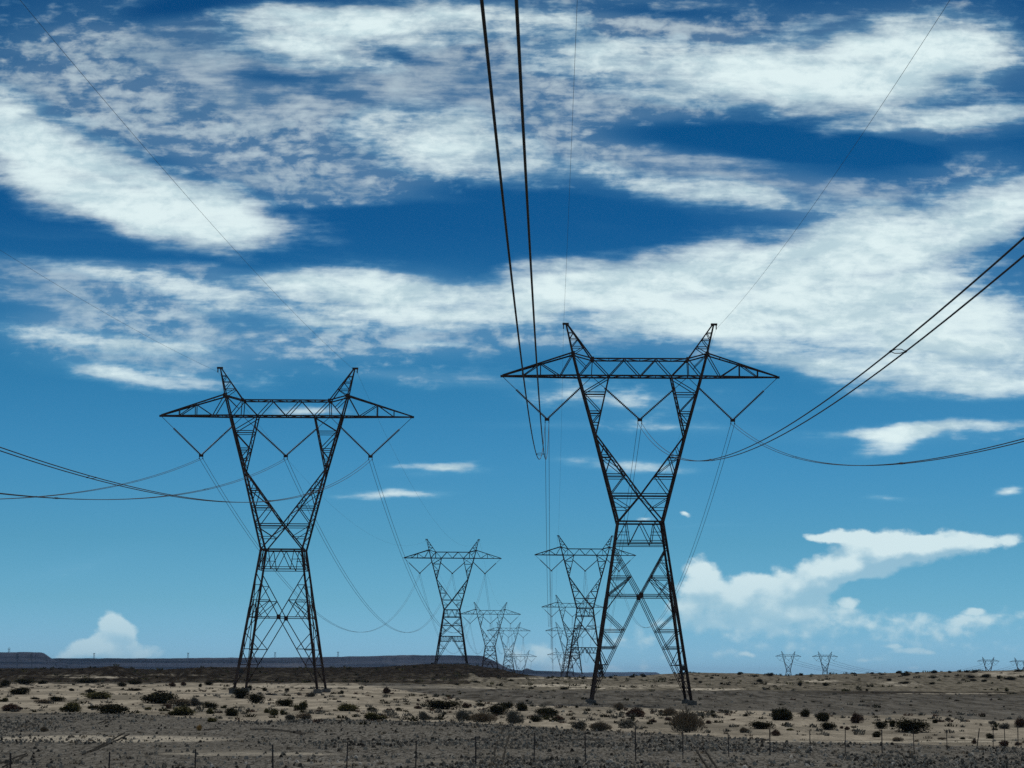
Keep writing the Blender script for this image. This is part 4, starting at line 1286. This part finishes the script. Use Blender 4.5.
rocks('gravel_stones', ground_pts(900, -80, 1110, 74, 130, 1.0, lambda X, Y, Z: (vnoise(X / 12, Y / 30, 155) > .6) * 1.0), .08, .32, M_RP, .45)
rocks('gravel_stones', ground_pts(1500, -80, 1110, 185, 420, 1.0, lambda X, Y, Z: np.full(len(X), .8)), .12, .5, M_RG, .5)

def tufts(name, pts, smin, smax, mat_, blades, label=None):
    V = []; Fc = []
    for (x, y, z) in pts:
        s = rng.uniform(smin, smax) * (1 + y / 900)
        wd = s * rng.uniform(.9, 1.9)
        for b in range(blades):
            a = rng.uniform(0, 6.28); rr_ = math.sqrt(rng.random()) * wd * .5
            bx, by = x + math.cos(a) * rr_, y + math.sin(a) * rr_
            h = s * rng.uniform(.35, .8) * (1 - .5 * rr_ / (wd * .5 + 1e-6))
            lx, ly = rng.gauss(0, .22) * s, rng.gauss(0, .22) * s
            wv = s * rng.uniform(.05, .11); aa = rng.uniform(0, 3.14)
            k = len(V); ex, ey = math.cos(aa) * wv, math.sin(aa) * wv
            V += [(bx - ex, by - ey, z - .02), (bx + ex, by + ey, z - .02), (bx + lx + ex * .7, by + ly + ey * .7, z + h), (bx + lx - ex * .7, by + ly - ey * .7, z + h * .85)]
            Fc.append((k, k + 1, k + 2, k + 3))
    o = link_mesh(name, V, Fc, mat_)
    tag(o, kind='stuff')
    return o
def d_sand(X, Y, Z):
    S, Pl, U_, D = cover(X, Y, Z)
    return np.clip(.12 + S * .5 + U_ * .5, 0, 1) * (1 - .8 * Pl) * (vnoise(X / 11, Y / 30, 77) ** 1.5)
tufts('low_scrub', ground_pts(300, -60, 1090, 150, 420, .8, d_sand), .18, .5, LM['D'], 26)
tufts('low_scrub', ground_pts(380, -60, 1090, 140, 420, .8, d_sand), .2, .5, LM['G'], 26)
tufts('low_scrub', ground_pts(150, -60, 1090, 150, 330, .8, d_sand), .18, .42, LM['R'], 24)
tufts('low_scrub', ground_pts(260, -60, 1090, 400, 705, .7, lambda X, Y, Z: .1 + vnoise(X / 22, Y / 30, 99) ** 2), .3, .75, LM['D'], 26)
tufts('low_scrub', ground_pts(260, -60, 1090, 400, 705, .7, lambda X, Y, Z: .1 + vnoise(X / 22, Y / 30, 199) ** 2), .35, .8, LM['O'], 18)
tufts('low_scrub', ground_pts(260, -60, 1090, 80, 180, 1, lambda X, Y, Z: vnoise(X / 9, Y / 20, 299) ** 2), .12, .3, LM['B'], 22)

# ---------------------------------------------------------------- painted cable shadows and shaded small washes, dark strips laid on the ground
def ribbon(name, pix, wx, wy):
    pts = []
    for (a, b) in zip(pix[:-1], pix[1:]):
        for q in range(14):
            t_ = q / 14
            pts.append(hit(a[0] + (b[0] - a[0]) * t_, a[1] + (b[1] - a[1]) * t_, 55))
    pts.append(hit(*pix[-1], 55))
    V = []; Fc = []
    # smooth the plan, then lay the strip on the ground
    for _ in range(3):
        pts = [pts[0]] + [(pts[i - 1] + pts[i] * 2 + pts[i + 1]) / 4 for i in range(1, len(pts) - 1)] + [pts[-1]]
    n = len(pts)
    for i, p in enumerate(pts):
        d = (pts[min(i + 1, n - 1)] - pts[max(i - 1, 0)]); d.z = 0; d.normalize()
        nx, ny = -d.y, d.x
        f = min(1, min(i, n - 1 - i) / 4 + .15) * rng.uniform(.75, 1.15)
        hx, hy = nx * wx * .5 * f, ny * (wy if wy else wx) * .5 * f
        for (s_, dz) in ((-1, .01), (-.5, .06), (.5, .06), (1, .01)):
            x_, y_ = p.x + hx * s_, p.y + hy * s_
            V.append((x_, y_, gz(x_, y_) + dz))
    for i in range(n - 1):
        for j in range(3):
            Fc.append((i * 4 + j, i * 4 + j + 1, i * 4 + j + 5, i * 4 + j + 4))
    o = link_mesh(name, V, Fc, M_SHADE_STRIP)
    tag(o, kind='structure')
CABLE_SHADOWS = [[(489.5, 774), (496.7, 743), (505.8, 724.5)], [(499.5, 774), (507.2, 742), (512, 727)], [(81.6, 755.7), (107, 743), (125, 733)],
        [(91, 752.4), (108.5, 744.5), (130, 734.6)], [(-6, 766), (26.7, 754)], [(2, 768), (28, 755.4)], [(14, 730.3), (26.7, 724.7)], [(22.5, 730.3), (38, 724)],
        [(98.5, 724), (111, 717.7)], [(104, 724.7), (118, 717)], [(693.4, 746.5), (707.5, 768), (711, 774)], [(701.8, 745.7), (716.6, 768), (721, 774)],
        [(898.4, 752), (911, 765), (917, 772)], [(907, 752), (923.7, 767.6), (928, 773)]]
for r_ in CABLE_SHADOWS:
    ribbon('cable_shadow', r_, .11, 0)  # dark strip pairs painted as shadows of the twin cables overhead
for r_ in ([(250, 729.6), (271, 729.6), (292, 732), (305, 734.5)], [(204, 730.3), (221, 728.9)], [(566, 741.6), (580, 739.6), (605, 740.4)]):
    ribbon('dry_wash_shade', r_, .5, 1.7)  # small washes, with the shade of the rill put into the dark colour
